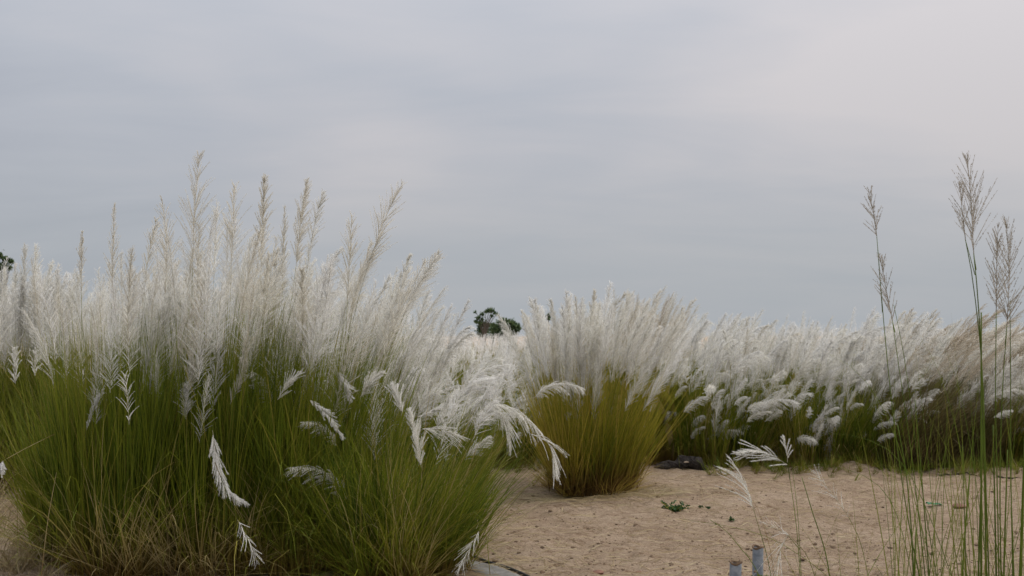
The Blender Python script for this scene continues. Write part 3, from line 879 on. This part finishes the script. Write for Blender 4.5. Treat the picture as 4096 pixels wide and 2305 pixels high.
def far_plumes(n, xr, yr, zr):
    y = yr[0] + (yr[1] - yr[0]) * R.random(n) ** 1.6
    x = R.uniform(xr[0], xr[1], n) * y
    zt = R.uniform(*zr, n)
    nb = 26
    hgt = .45
    ln = R.normal(.16, .1, n)
    u = np.sort(R.random((n, nb)), 1)
    az = R.uniform(0, 2 * np.pi, (n, nb))
    L = .10 * (np.clip(1 - u, 0, 1) ** .5 + .15)
    bx = x[:, None] + ln[:, None] * u * hgt
    bz = zt[:, None] - hgt * (1 - u)
    by = y[:, None] + 0 * u
    S = 3
    s = np.linspace(0, 1, S)
    P = np.zeros((n, nb, S, 3))
    P[..., 0] = bx[..., None] + (np.cos(az) * L * .4)[..., None] * s + .05 * s ** 2 * L[..., None] * 8 * ln[:, None, None]
    P[..., 1] = by[..., None] + (np.sin(az) * L * .4)[..., None] * s
    P[..., 2] = bz[..., None] + (L * .9)[..., None] * s - (L * .2)[..., None] * s ** 2
    w_ = .0045 * np.clip(y / 18, 1, 2.2)
    W = (w_[:, None] * np.ones(nb))[..., None] * np.array((.7, 1, .25))
    fa = R.uniform(0, np.pi, n * nb)
    side = np.stack((np.cos(fa), np.sin(fa), .2 + 0 * fa), -1)[:, None]
    tn = np.clip(np.repeat(R.uniform(.2, .9, n), nb) + R.normal(0, .12, n * nb), 0, 1)
    far.strips(P.reshape(-1, S, 3), W.reshape(-1, S), side, tn)
    far.U[-1] = far.U[-1] * 0 + 1.0
    # stalks and leaves below
    m = n * 3
    xx, yy = np.repeat(x, 3) + R.normal(0, .25, m), np.repeat(y, 3) + R.normal(0, .25, m)
    hh = np.repeat(zt, 3) - R.uniform(.25, .7, m)
    Q = np.zeros((m, 4, 3))
    uu = np.linspace(0, 1, 4)
    Q[..., 0] = xx[:, None] + R.normal(.08, .12, m)[:, None] * uu ** 2
    Q[..., 1] = yy[:, None]
    Q[..., 2] = hh[:, None] * uu
    farl.strips(Q, np.full((m, 4), .006) * np.array((1, 1, .8, .3)), np.tile(np.array((1., 0, 0)), (m, 1, 1)), R.random(m))


far_plumes(2600, (.03, .60), (16.5, 46), (1.45, 1.9))
far_plumes(500, (-.11, .03), (14.5, 30), (1.3, 1.68))
far_plumes(900, (-.13, .04), (24, 70), (1.52, 1.72))
far_plumes(900, (-.62, -.09), (13.5, 26), (1.7, 2.25))
o = far.build('far_kans_grass_plumes', PLUME, kind='stuff')
o.color = (.97, .95, .92, 1)
tag(o, 'far mass of white kans grass plumes reaching to the horizon', 'grass')
o = farl.build('far_kans_grass_leaves', GREEN, kind='stuff')
tag(o, 'green stalks and leaves under the far mass of plumes', 'grass')

# ------------------------------------------------------------------ low growth and litter on the ground
mb = MB()
for _ in range(420):
    px, d = R.uniform(2640, 4300), R.normal(12.1, .35)
    if px < 2840 and d < 12.5:
        continue
    blades(mb, 22, (px - 2048) / FPX * d, d, .14, .06, .30, .005, lean0=.3, curl=1.6, spread=.4, S=4)
for _ in range(150):
    px, d = R.uniform(1900, 2330), R.normal(12.6, .7)
    blades(mb, 22, (px - 2048) / FPX * d, d, .14, .06, .30, .005, lean0=.3, curl=1.6, spread=.4, S=4)
tag(mb.build('low_grass', GREEN, kind='stuff'), 'short green grass fringing the sand below the thickets', 'grass')

mb = MB()
for _ in range(170):
    px, py = R.uniform(-150, 330), R.uniform(1960, 2330)
    g = ground_at(px, py)
    blades(mb, 18, g[0], g[1], .18, .15, .55, .006, lean0=.9, curl=1.6, spread=.4, S=5, wind=.3)
tag(mb.build('dry_grass_mat', STRAW, kind='stuff'), 'matted dry straw on the ground at lower left', 'dry grass')

mb = MB()
spots = [(2370, 10.0, .95, 330), (1610, 6.9, .8, 90), (2870, 12.4, 2.2, 160), (3500, 12.2, 2.5, 160), (2100, 12.0, .9, 90)]
for px, d, rr, n in spots:
    for _ in range(n):
        x0, y0 = (px - 2048) / FPX * d + R.normal(0, rr * .6), d + R.normal(0, rr * .25)
        a, L = R.normal(0, .7), R.uniform(.12, .6)
        u = np.linspace(-.5, .5, 6)
        xs, ys = x0 + u * L * math.cos(a), y0 + u * L * math.sin(a) + R.normal(0, .1) * u * u
        P = np.stack((xs, ys, ground_z(xs, ys) + .006 + R.uniform(0, .03) * (.25 - u * u) * 4), -1)
        mb.strips(P[None], np.full((1, 6), .0022), np.array((-math.sin(a), math.cos(a), .4))[None, None], R.random(1))
for _ in range(2000):
    g = ground_at(R.uniform(1950, 4150), 1905 + 430 * R.random() ** 1.3)
    a, L = R.normal(0, .8), R.uniform(.03, .2)
    u = np.linspace(-.5, .5, 4)
    xs, ys = g[0] + u * L * math.cos(a), g[1] + u * L * math.sin(a)
    P = np.stack((xs, ys, ground_z(xs, ys) + .004), -1)
    mb.strips(P[None], np.full((1, 4), .0024), np.array((-math.sin(a), math.cos(a), .5))[None, None], R.random(1) * .8)
tag(mb.build('straw_litter', STRAW, kind='stuff'), 'bits of dry straw scattered over the sand', 'straw litter')

# crumbs and grit
def rock(mb, x, y, z, s, tone=.5, flat=.7, n=7):
    a = np.linspace(0, 2 * np.pi, n, endpoint=False)
    rows = []
    for h, q in ((-.35, .75), (.1, 1.0), (.5, .62)):
        rr = s * q * R.uniform(.75, 1.2, n)
        rows.append(np.stack((x + np.cos(a) * rr, y + np.sin(a) * rr, z + s * flat * h + 0 * a + R.normal(0, s * .07, n)), -1))
    V = np.concatenate(rows + [[(x, y, z + s * flat * .68)]])
    j = np.arange(n)
    F4 = np.concatenate([np.stack((i * n + j, i * n + (j + 1) % n, (i + 1) * n + (j + 1) % n, (i + 1) * n + j), -1) for i in range(2)])
    F3 = np.stack((2 * n + j, 2 * n + (j + 1) % n, np.full(n, 3 * n)), -1)
    mb.add(V, [F4, F3], tone, .5)


mb = MB()
for _ in range(2600):
    g = ground_at(R.uniform(1700, 4200), R.uniform(1900, 2400))
    s = R.uniform(.004, .010) if R.random() < .88 else R.uniform(.010, .024)
    rock(mb, g[0], g[1], float(ground_z(g[0], g[1])), s, n=5)
tag(mb.build('sand_crumbs', SOIL, kind='stuff'), 'small dark crumbs of earth strewn over the sand', 'crumbs')
mb = MB()
for _ in range(500):
    g = ground_at(R.uniform(1900, 4200), R.uniform(1900, 2400))
    rock(mb, g[0], g[1], float(ground_z(g[0], g[1])), R.uniform(.003, .008), n=5)
tag(mb.build('pale_grit', STONE, kind='stuff'), 'pale grit and shell bits sprinkled on the sand', 'grit')

# ------------------------------------------------------------------ single things on the sand
def stone(name, label, cat, px, py, s, mat, flat=.6, group=None, stretch=1.0):
    g = ground_at(px, py)
    mb = MB()
    rock(mb, 0, 0, 0, s, flat=flat, n=9)
    o = mb.build(name, mat, smooth=False)
    o.location = (g[0], g[1], float(ground_z(g[0], g[1])) + s * flat * .15)
    o.scale = (stretch, 1, 1)
    o.rotation_euler = (0, 0, R.uniform(-.3, .3))
    bv = o.modifiers.new('soft', 'BEVEL')
    bv.width = s * .18
    bv.segments = 2
    return tag(o, label, cat, group)


stone('brick_fragment', 'red brick fragment on the sand at the bottom picture edge', 'brick', 2392, 2300, .045, BRICK)
stone('brick_fragment', 'rounded rust-brown brick lump behind the right stalks', 'brick', 3838, 2030, .062, BRICK, .75, stretch=1.35)
stone('clod', 'small brown clod near the low sand heap', 'clod', 3514, 1930, .05, BRICK, .6, stretch=1.4)
stone('brick_fragment', 'small reddish brick chip on the sand right of centre bottom', 'brick', 2555, 2285, .016, BRICK, .6, stretch=1.5)
stone('sandstone', 'pale buff stone in the grass above the charred wood', 'stone', 2785, 1845, .075, STONE, .9)

# charred wood: two lumps, the larger one with a pale cut face
g0 = ground_at(2730, 1878)
th_ = thing('charred_log', 'charred black log lying in two lumps at the edge of the grass', 'log', (g0[0], g0[1], float(ground_z(g0[0], g0[1]))))


def lump(name, pts, rads, mat, parent, seed):
    mb = MB()
    P = resample(pts, 14)
    r = np.interp(np.linspace(0, 1, 14), np.linspace(0, 1, len(rads)), rads)
    mb.tube(P, r, 12, .5)
    V = mb.V[0]
    V += np.stack([fbm(V[:, 0] * 14 + seed + i * 7, V[:, 2] * 14 + V[:, 1] * 11, 3, seed + i) for i in range(3)], -1) * .09
    o = mb.build(name, mat, parent)
    return o


big = lump('burnt_piece', [(-.05, .02, .07), (.05, 0, .10), (.17, -.03, .075), (.29, -.06, .02)], (.055, .085, .08, .03), CHAR, th_, 3)
lump('burnt_piece', [(-.33, 0, .01), (-.25, 0, .05), (-.16, 0, .06), (-.03, .01, .03)], (.02, .065, .06, .04), CHAR, th_, 8)
mb = MB()
mb.tube(resample([(.0, -.088, .105), (.03, -.095, .11), (.06, -.094, .108)], 5), (.004, .010, .011, .009, .004), 6)
mb.build('pale_splinter', STONE, big)

# pipes
def pipe(label, px, py, d, rad, tilt, moss=False):
    top = at(px, py, d)
    base = np.array((top[0] + tilt[0], top[1] + tilt[1], -.05))
    t_ = thing('pipe_stump', label, 'pipe', tuple(base))
    P = np.linspace(0, 1, 9)[:, None] * (top - base)[None]
    mb = MB()
    k = 24
    mb.tube(P, rad, k, .5, cap=False)
    mb.tube(P * np.array((1, 1, .999)) + 0, rad * .86, k, .5, cap=False)
    mb.build('tube', PIPE, t_, smooth=True)
    # torn, flared rim
    mb = MB()
    a = np.linspace(0, 2 * np.pi, k, endpoint=False)
    rows = []
    for rr, zz in ((.80, -.004), (.85, .005), (1.08, .006), (1.13, -.001), (1.02, -.006)):
        jag = 1 + .05 * np.sin(a * 3 + 1) + R.normal(0, .02, k)
        rows.append(np.stack((np.cos(a) * rad * rr * jag, np.sin(a) * rad * rr * jag, zz + .004 * np.sin(a * 2 + px) + R.normal(0, .0012, k)), -1))
    V = np.concatenate(rows) + (top - base)
    j = np.arange(k)
    F = np.concatenate([np.stack((i * k + j, i * k + (j + 1) % k, (i + 1) * k + (j + 1) % k, (i + 1) * k + j), -1) for i in range(4)])
    mb.add(V, [F], .5, .5)
    mb.build('rim', RUST, t_)
    return t_, top, base


pipe('shorter grey pipe stump with torn brown rim, left of the two', 2943, 2250, 5.3, .031, (-.02, 0))
pt, top, base = pipe('taller grey pipe stump with mossy soil at its foot, right of the two', 3032, 2189, 5.45, .029, (-.012, 0))
c0 = at(3050, 2300, 5.36)
mb = MB()
for i in range(46):
    q = R.normal(0, 1, 3) * np.array((.030, .022, .022))
    rock(mb, c0[0] + q[0] + .004, c0[1] + q[1], c0[2] - .045 + q[2], R.uniform(.008, .02), flat=1.0, n=6)
P = resample([(c0[0], c0[1], 0.0), (c0[0], c0[1], c0[2] - .05)], 6)
mb.tube(P, (.09, .075, .06, .052, .046, .03), 12, .5)
tag(mb.build('soil_mound', SOIL, kind=None), 'crumbly brown soil heaped against the taller pipe', 'soil')
mb = MB()
for i in range(170):
    a, q = R.uniform(0, 2 * np.pi), math.sqrt(R.random())
    b = c0 + np.array((math.cos(a) * q * .045 - .008, math.sin(a) * q * .035, -.035 + R.uniform(-.01, .02)))
    dr = unit(np.array((math.cos(a) * .7, math.sin(a) * .7, R.uniform(.4, 1.3))))
    P = b[None] + np.linspace(0, 1, 3)[:, None] * dr * R.uniform(.008, .024)
    mb.strips(P[None], np.array([[.0025, .0035, .0006]]), unit(np.cross(dr, R.normal(size=3)))[None, None], R.random(1) * .5)
tag(mb.build('moss', FRESH, kind='stuff'), 'green moss on the soil at the taller pipe', 'moss')

# half-buried grey sheet and hose at the bottom
pts = [ground_at(*p) for p in ((1655, 2195), (1760, 2218), (1880, 2245), (1990, 2275), (2075, 2310), (2140, 2360))]
cl = resample(pts, 26)
T_ = unit(np.gradient(cl, axis=0))
Nn = np.stack((T_[:, 1], -T_[:, 0], 0 * T_[:, 0]), -1)
prof = [(-.02, -.05), (-.008, .012), (.03, .020), (.09, .018), (.15, .014), (.20, .004), (.23, -.05)]
rows = []
for q, h in prof:
    p_ = cl + Nn * q
    p_[:, 2] = ground_z(p_[:, 0], p_[:, 1]) * .4 + h + .006 * fbm(p_[:, 0] * 6, p_[:, 1] * 6, 2, 4)
    rows.append(p_)
V = np.stack(rows, 1).reshape(-1, 3)
S_, k_ = len(cl), len(prof)
i_ = np.arange(S_ - 1)[:, None] * k_ + np.arange(k_ - 1)[None]
F = np.stack((i_, i_ + 1, i_ + k_ + 1, i_ + k_), -1).reshape(-1, 4)
o = obj('grey_sheet', make_mesh('grey_sheet', V, [F], smooth=True), SLATE)
tag(o, 'half-buried grey concrete strip under the grass at bottom centre', 'concrete strip')
pts = [ground_at(*p) + np.array((0, 0, .012)) for p in ((1900, 2235), (1960, 2258), (2010, 2272), (2060, 2290), (2120, 2318), (2200, 2370))]
mb = MB()
mb.tube(resample(pts, 30), .011, 8)
tag(mb.build('black_hose', HOSE, smooth=True), 'thin black hose along the grey concrete strip', 'hose')

# dark twigs at the right edge of the sand
for j, (a_, lb) in enumerate((([(3745, 1903), (3800, 1899), (3860, 1902), (3905, 1905)], 'dark twig lying on the sand behind the right stalks'),
                              ([(3990, 1908), (4040, 1914), (4100, 1919), (4150, 1921)], 'dark twig on the sand at the right picture edge'))):
    pts = [ground_at(*p) for p in a_]
    P = resample(pts, 16)
    P[:, 2] = ground_z(P[:, 0], P[:, 1]) + .012
    P += R.normal(0, .006, P.shape) * np.array((0, 1, .6))
    mb = MB()
    mb.tube(P, np.linspace(.014, .007, 16) * R.uniform(.8, 1.2, 16), 6)
    tag(mb.build('twig', TWIG), lb, 'twig', 'dark twigs')

# crumpled green wrapper
g0 = ground_at(3735, 2022)
mb = MB()
nx_, ny_ = 14, 6
U, Vv = np.meshgrid(np.linspace(0, 1, nx_), np.linspace(0, 1, ny_))
Xw = (U - .5) * .13
Yw = (Vv - .5) * .055 - .02 * (U - .3)
Zw = .012 + .05 * np.clip(.45 - U, 0, 1) * (1 - np.abs(2 * Vv - 1)) + .018 * np.abs(fbm(U * 7, Vv * 5, 3, 2)) * 2
i_ = np.arange(ny_ - 1)[:, None] * nx_ + np.arange(nx_ - 1)[None]
F = np.stack((i_, i_ + 1, i_ + nx_ + 1, i_ + nx_), -1).reshape(-1, 4)
o = obj('wrapper', make_mesh('wrapper', np.stack((Xw, Yw, Zw), -1).reshape(-1, 3), [F]), FOIL)
o.location = (g0[0], g0[1], float(ground_z(g0[0], g0[1])))
o.modifiers.new('thick', 'SOLIDIFY').thickness = .002
tag(o, 'small crumpled bright green wrapper lying on the sand', 'wrapper')


# seedlings
def sprout(label, px, py, w_, n, leaf_l, name='seedling'):
    g = ground_at(px, py)
    z0 = float(ground_z(g[0], g[1]))
    t_ = thing(name, label, 'plant', (g[0], g[1], z0))
    mb, ms = MB(), MB()
    for i in range(n):
        a = R.uniform(0, 2 * np.pi)
        L = w_ * R.uniform(.35, 1.0)
        dr = np.array((math.cos(a), math.sin(a) * .6, R.uniform(.25, .7)))
        tip = unit(dr) * L
        P = bez(np.zeros(3), tip * .5 + np.array((0, 0, .012)), tip, 5)
        ms.strips(P[None], np.full((1, 5), .0016), np.array((0., 0, 1.))[None, None] + .3, np.array([.7]))
        for q in np.linspace(.3, 1, 7):
            b = P[min(4, int(q * 4))]
            d_ = unit(R.normal(size=3) * np.array((1, 1, .5)) + np.array((0, 0, .45)))
            sd_ = unit(np.cross(d_, R.normal(size=3)))
            PP = b[None] + np.linspace(0, 1, 4)[:, None] * d_ * leaf_l * R.uniform(.6, 1.2)
            mb.strips(PP[None], np.array([[.002, .0075, .006, .0008]]) * leaf_l / .03, sd_[None, None], R.random(1) * .55)
    mb.build('leaves', FRESH_D, t_, kind='stuff')
    ms.build('stems', OLIVE, t_, kind='stuff')
    return t_


FRESH_D = leafy('seedling_leaf', [(0.0, (0.030, 0.075, 0.022)), (0.6, (0.055, 0.115, 0.035)), (1.0, (0.11, 0.14, 0.05))],
                ((0.06, 0.08, 0.02), 0, .2, .2), ((0.1, 0.13, 0.04), .8, .2))
sprout('small leafy green seedling sprawling on open sand', 2698, 2046, .17, 34, .034)
sprout('tiny green sprout just right of the sprawling seedling', 2832, 2036, .03, 5, .022)
sprout('tiny yellowish sprout beside the sprawling seedling', 2800, 2034, .03, 4, .022)
sprout('tiny pale sprout on the sand left of the reddish plume stem', 2925, 2090, .04, 5, .025)

# ------------------------------------------------------------------ right foreground stalks
def stalk(c, pts, d, w0, tone=.3, name='stem'):
    P = resample([at(p[0], p[1], d) for p in pts], 14)
    P = P - np.array(c.root.location)
    mb = MB()
    mb.tube(P, np.linspace(w0, w0 * .5, 14) * .40, 6, tone)
    mb.U[0] = np.linspace(.3, .7, len(mb.V[0]))
    return mb.build(name, FRESH, c.root, smooth=True)


def long_blades(c, n, d, base_px, top, w_=.0045, bend=1.0):
    for _ in range(n):
        b = np.array((R.uniform(*base_px), 2560))
        tx = b[0] + R.normal(0, 130) * bend
        ty = R.uniform(*top)
        dd = d + R.uniform(-.25, .25)
        mid = at(b[0] + (tx - b[0]) * .25, (b[1] + ty) / 2, dd)
        P = bez(at(b[0], b[1], dd), mid, at(tx, ty, dd), 10)
        W = w_ * .5 * R.uniform(.6, 1.1) * np.clip(1.05 - np.linspace(0, 1, 10) ** 2, .08, 1)
        fa = R.uniform(-.8, .8)
        c.lv.strips(P[None], W[None], np.array((math.cos(fa), math.sin(fa), 0))[None, None], R.random(1) * .9)


c = clump_at('slender green stalks with two thin open seed heads, left group at right', 3690, 4.9, r=.12, leaf=FRESH, group='tall stalks in the right foreground')
c.hero([(3507, 945), (3492, 840), (3473, 757)], 4.9, 'bare', w=.62, stem_to=[(3530, 1250)], nb=30)
stalk(c, [(3740, 2560), (3655, 2200), (3590, 1800), (3545, 1400), (3507, 945)], 4.9, .0075)
c.hero([(3570, 1285), (3545, 1160), (3518, 1020)], 4.85, 'bare', w=.72, stem_to=[(3580, 1330)], nb=42)
stalk(c, [(3720, 2560), (3700, 2300), (3650, 1850), (3600, 1500), (3570, 1285)], 4.85, .007)
stalk(c, [(3790, 2560), (3745, 2300), (3680, 1900), (3620, 1450), (3575, 1220)], 4.95, .006)
stalk(c, [(3655, 2560), (3650, 2200), (3625, 1900), (3590, 1700)], 4.8, .010, .2)
stalk(c, [(3650, 2560), (3655, 2350), (3660, 2210), (3664, 2118)], 4.7, .013, .3)
stalk(c, [(3740, 2560), (3715, 2280), (3690, 1950), (3660, 1600)], 4.9, .009, .25)
long_blades(c, 36, 4.9, (3580, 3780), (1300, 2250), bend=1.3)
c.done()

c = clump_at('tall green stalks with large open seed heads at the right picture edge', 3960, 4.7, r=.15, leaf=FRESH, group='tall stalks in the right foreground')
c.hero([(3895, 1015), (3885, 830), (3870, 633)], 4.7, 'bare', w=1.12, stem_to=[(3905, 1080)])
stalk(c, [(3950, 2560), (3940, 2000), (3928, 1500), (3912, 1200), (3895, 1015)], 4.7, .011)
c.hero([(3862, 960), (3848, 840), (3838, 730)], 4.75, 'bare', w=.7, stem_to=[(3900, 1100)], nb=26)
stalk(c, [(3965, 2560), (3945, 2000), (3930, 1500), (3895, 1150), (3862, 960)], 4.75, .009)
c.hero([(3985, 1250), (3987, 1080), (3992, 905)], 4.65, 'bare', w=.8, stem_to=[(3985, 1320)])
stalk(c, [(4000, 2560), (3990, 2000), (3982, 1600), (3985, 1250)], 4.65, .0085)
c.hero([(4028, 1300), (4036, 1100), (4026, 878)], 4.75, 'bare', w=1.0, stem_to=[(4020, 1380)])
stalk(c, [(4010, 2560), (4000, 2000), (4008, 1600), (4028, 1300)], 4.75, .009)
stalk(c, [(4060, 2560), (4045, 2000), (4042, 1500), (4040, 1200)], 4.8, .008)
for px0, px1, ty, ww in ((3925, 3925, 1250, .014), (3990, 3972, 1700, .012), (4010, 4030, 1800, .013), (3840, 3880, 1900, .009), (4075, 4100, 1750, .022),
                         (4120, 4110, 1850, .018), (3870, 3850, 1780, .008), (3905, 3935, 1600, .012)):
    stalk(c, [(px0, 2560), ((px0 * 2 + px1) / 3, 2250), (px1, ty)], 4.6 + R.uniform(0, .3), ww, R.uniform(.1, .5))
long_blades(c, 52, 4.7, (3820, 4150), (1250, 2250), bend=1.0)
c.done()

c = clump_at('sparse stalks with small bowed white plumes in front of the open sand', 3240, 5.2, r=.2, leaf=FRESH, group='tall stalks in the right foreground')
c.hero([(3015, 2040), (2975, 1930), (2925, 1838)], 5.2, 'open', CREAM, .62, stem_to=[(3110, 2560), (3080, 2280)], grav=(-.5, 0, .05), nb=34, hairs=24, mat=None)
c.hero([(3150, 1860), (3060, 1808), (2965, 1815)], 5.2, 'open', CREAM, .55, stem_to=[(3215, 2560), (3190, 2150), (3160, 1920)], nb=34, grav=(-.4, 0, -.12))
c.hero([(3150, 1850), (3148, 1800), (3135, 1750)], 5.2, 'slim', CREAM, .5, stem_to=[(3160, 1920)], nb=12)
c.hero([(3395, 2070), (3330, 1975), (3260, 1890)], 5.25, 'spiky', CREAM, .75, stem_to=[(3520, 2560), (3450, 2200)], nb=26, hairs=16, bw=.0008)
c.hero([(3165, 2150), (3120, 2120), (3060, 2095)], 4.9, 'spiky', CREAM, .6, stem_to=[(3330, 2560), (3240, 2250)], nb=16, hairs=14, bw=.0008)
c.hero([(3150, 2140), (3120, 2210), (3095, 2330)], 4.9, 'spiky', CREAM, 1.1, stem_to=[(3200, 2200)], nb=26, hairs=12, grav=(-.15, 0, -.7), bw=.0009)
stalk(c, [(3340, 2560), (3310, 2250), (3250, 2050), (3207, 1908)], 5.1, .009, .3)
stalk(c, [(3215, 2560), (3205, 2300), (3190, 2050), (3170, 1880)], 5.15, .005, .4)
stalk(c, [(3110, 2560), (3090, 2250), (3040, 2060), (3010, 2000)], 5.2, .0045, 1.0)
stalk(c, [(3130, 2560), (3030, 2290), (2960, 2190), (2900, 2120), (2840, 2080)], 5.0, .0065, .5)
stalk(c, [(3420, 2560), (3350, 2350), (3150, 2190), (2980, 2120), (2720, 2075)], 5.0, .004, .6)
long_blades(c, 16, 5.1, (3150, 3450), (1900, 2300), .0035, bend=1.6)
for pts in ([(3900, 2560), (3640, 1900), (3400, 1740), (3150, 1760)], [(3700, 2560), (3560, 2000), (3300, 1860), (3115, 1895)], [(3800, 2560), (3600, 1800), (3440, 1500), (3240, 1380)],
            [(3920, 2560), (3860, 1900), (3760, 1500), (3630, 1270)], [(3980, 2560), (3900, 1900), (3820, 1500), (3705, 1258)]):
    P = resample([at(p[0], p[1], 4.95) for p in pts], 16)
    c.lv.strips(P[None], (.0022 * np.clip(1.05 - np.linspace(0, 1, 16) ** 2, .15, 1))[None], np.array((.9, .3, .3))[None, None], R.random(1) * .7)
c.done()

# ------------------------------------------------------------------ far trees
TREE_L = leafy('tree_leaf_hazed', [(0.0, (0.045, 0.085, 0.035)), (0.5, (0.07, 0.12, 0.045)), (1.0, (0.13, 0.17, 0.07))],  # greens lightened to stand in for air haze over the far trees
               ((0.05, 0.07, 0.02), 0, .2, .1), ((0.1, 0.13, 0.04), .8, .1), .3)


def tree(label, px, d, puffs, trunk_px=None, leaf=.16, n=420, name='tree'):
    x = (px - 2048) / FPX * d
    t_ = thing(name, label, 'tree', (x, d, 0), 'trees far behind the grass')
    cr, tk = MB(), MB()
    top = np.array((0, 0, .1))
    for (qx, qy, r) in puffs:
        c_ = at(qx, qy, d) - np.array((x, d, 0))
        rr = r / FPX * d
        m = int(n * (r / 30) ** 1.5)
        v = unit(R.normal(size=(m, 3))) * (R.random(m) ** .4)[:, None] * rr * np.array((1, 1, .75))
        v *= (1 + .35 * R.normal(size=(m, 1)))
        dr = unit(R.normal(size=(m, 3)))
        sd_ = unit(np.cross(dr, R.normal(size=(m, 3))))
        P = (c_ + v)[:, None] + np.linspace(0, 1, 3)[None, :, None] * dr[:, None] * leaf * R.uniform(.6, 1.3, (m, 1, 1))
        cr.strips(P, np.tile(np.array((.15, .32, .04)) * leaf, (m, 1)), sd_[:, None], R.random(m))
        base = np.array((R.normal(0, .1), 0, max(.3, c_[2] * .35)))
        tk.tube(bez(base, np.array((c_[0] * .3, c_[1] * .3, c_[2] * .8)), c_, 8), np.linspace(.04, .012, 8) * d / 60, 5)
    tk.tube([(0, 0, 0), (.05, 0, .5), (0, 0, max(1.0, puffs[0][1] * 0 + 1.2))], np.array((.13, .10, .07)) * d / 60, 7)
    cr.build('crown', TREE_L, t_, kind='stuff')
    tk.build('trunk', BARK, t_)
    return t_


tree('thin-crowned far tree with open flat branches above the plumes', 1940, 90, [(1958, 1243, 13), (1944, 1246, 9), (1928, 1258, 9), (1978, 1252, 7), (1967, 1263, 7), (1914, 1271, 9), (1928, 1277, 8), (1988, 1257, 5), (1902, 1249, 4), (1970, 1243, 8), (1905, 1285, 9), (1920, 1290, 8)], leaf=.17, n=430)
tree('dense dark green far tree right of the open-branched one', 2030, 90, [(2010, 1302, 24), (2035, 1297, 22), (2058, 1304, 18), (1995, 1325, 22), (2020, 1322, 26), (2018, 1284, 12), (2002, 1290, 9), (2068, 1316, 14), (2045, 1325, 22), (2000, 1345, 24), (2040, 1350, 26)], leaf=.22, n=700)
tree('small dark far tree just left of the dense one', 1932, 92, [(1937, 1299, 14), (1922, 1306, 11), (1947, 1306, 11), (1922, 1322, 13), (1940, 1325, 15), (1918, 1292, 6), (1930, 1345, 20)], leaf=.2, n=600)
tree('hazy pale green tree farthest away between the dark ones', 1972, 140, [(1972, 1301, 13), (1962, 1307, 10), (1982, 1307, 10), (1972, 1325, 18), (1972, 1345, 20)], leaf=.3, n=420)
tree('single small tree top poking out between plumes of the olive clump', 2195, 100, [(2194, 1264, 8), (2193, 1274, 6)], leaf=.26, n=800)
tree('tiny far tree top left of the olive clump plumes', 2141, 100, [(2141, 1290, 5), (2072, 1305, 6)], leaf=.22, n=600)
tree('dark tree top at the left picture edge behind pale plumes', 10, 45, [(-2, 1022, 12), (18, 1034, 9), (36, 1040, 9), (-30, 1020, 22), (46, 1048, 6), (5, 1062, 16), (35, 1072, 10), (-20, 1085, 34)], leaf=.10, n=900)

# ------------------------------------------------------------------ far bridge on the horizon at right
D_ = 620
xl, xr = at(3860, 1340, D_)[0], at(4500, 1340, D_)[0]
t_ = thing('bridge', 'faint far bridge line on the horizon at the right edge', 'bridge', ((xl + xr) / 2, D_, 0))


def box(mb, x0, x1, y0, y1, z0, z1):
    V = np.array([(x, y, z) for z in (z0, z1) for y in (y0, y1) for x in (x0, x1)])
    F = np.array([(0, 2, 3, 1), (4, 5, 7, 6), (0, 1, 5, 4), (2, 6, 7, 3), (0, 4, 6, 2), (1, 3, 7, 5)])
    mb.add(V, [F], .5, .5)


hw_ = (xr - xl) / 2
mb = MB(); box(mb, -hw_, hw_, -3, 3, 1.9, 2.75); mb.build('deck', CONC, t_)
mb = MB(); box(mb, -hw_, hw_, -3.1, -2.95, 4.0, 4.2); mb.build('railing', CONC, t_)
for q in np.linspace(-hw_ + 2, hw_ - 2, 7):
    mb = MB(); box(mb, q - .7, q + .7, -2, 2, -.2, 1.9); mb.build('pier', CONC, t_)
for q in np.linspace(-hw_ + 1, hw_ - 1, 12):
    mb = MB(); box(mb, q - .09, q + .09, -3.09, -2.96, 2.75, 4.0); mb.build('post', CONC, t_)
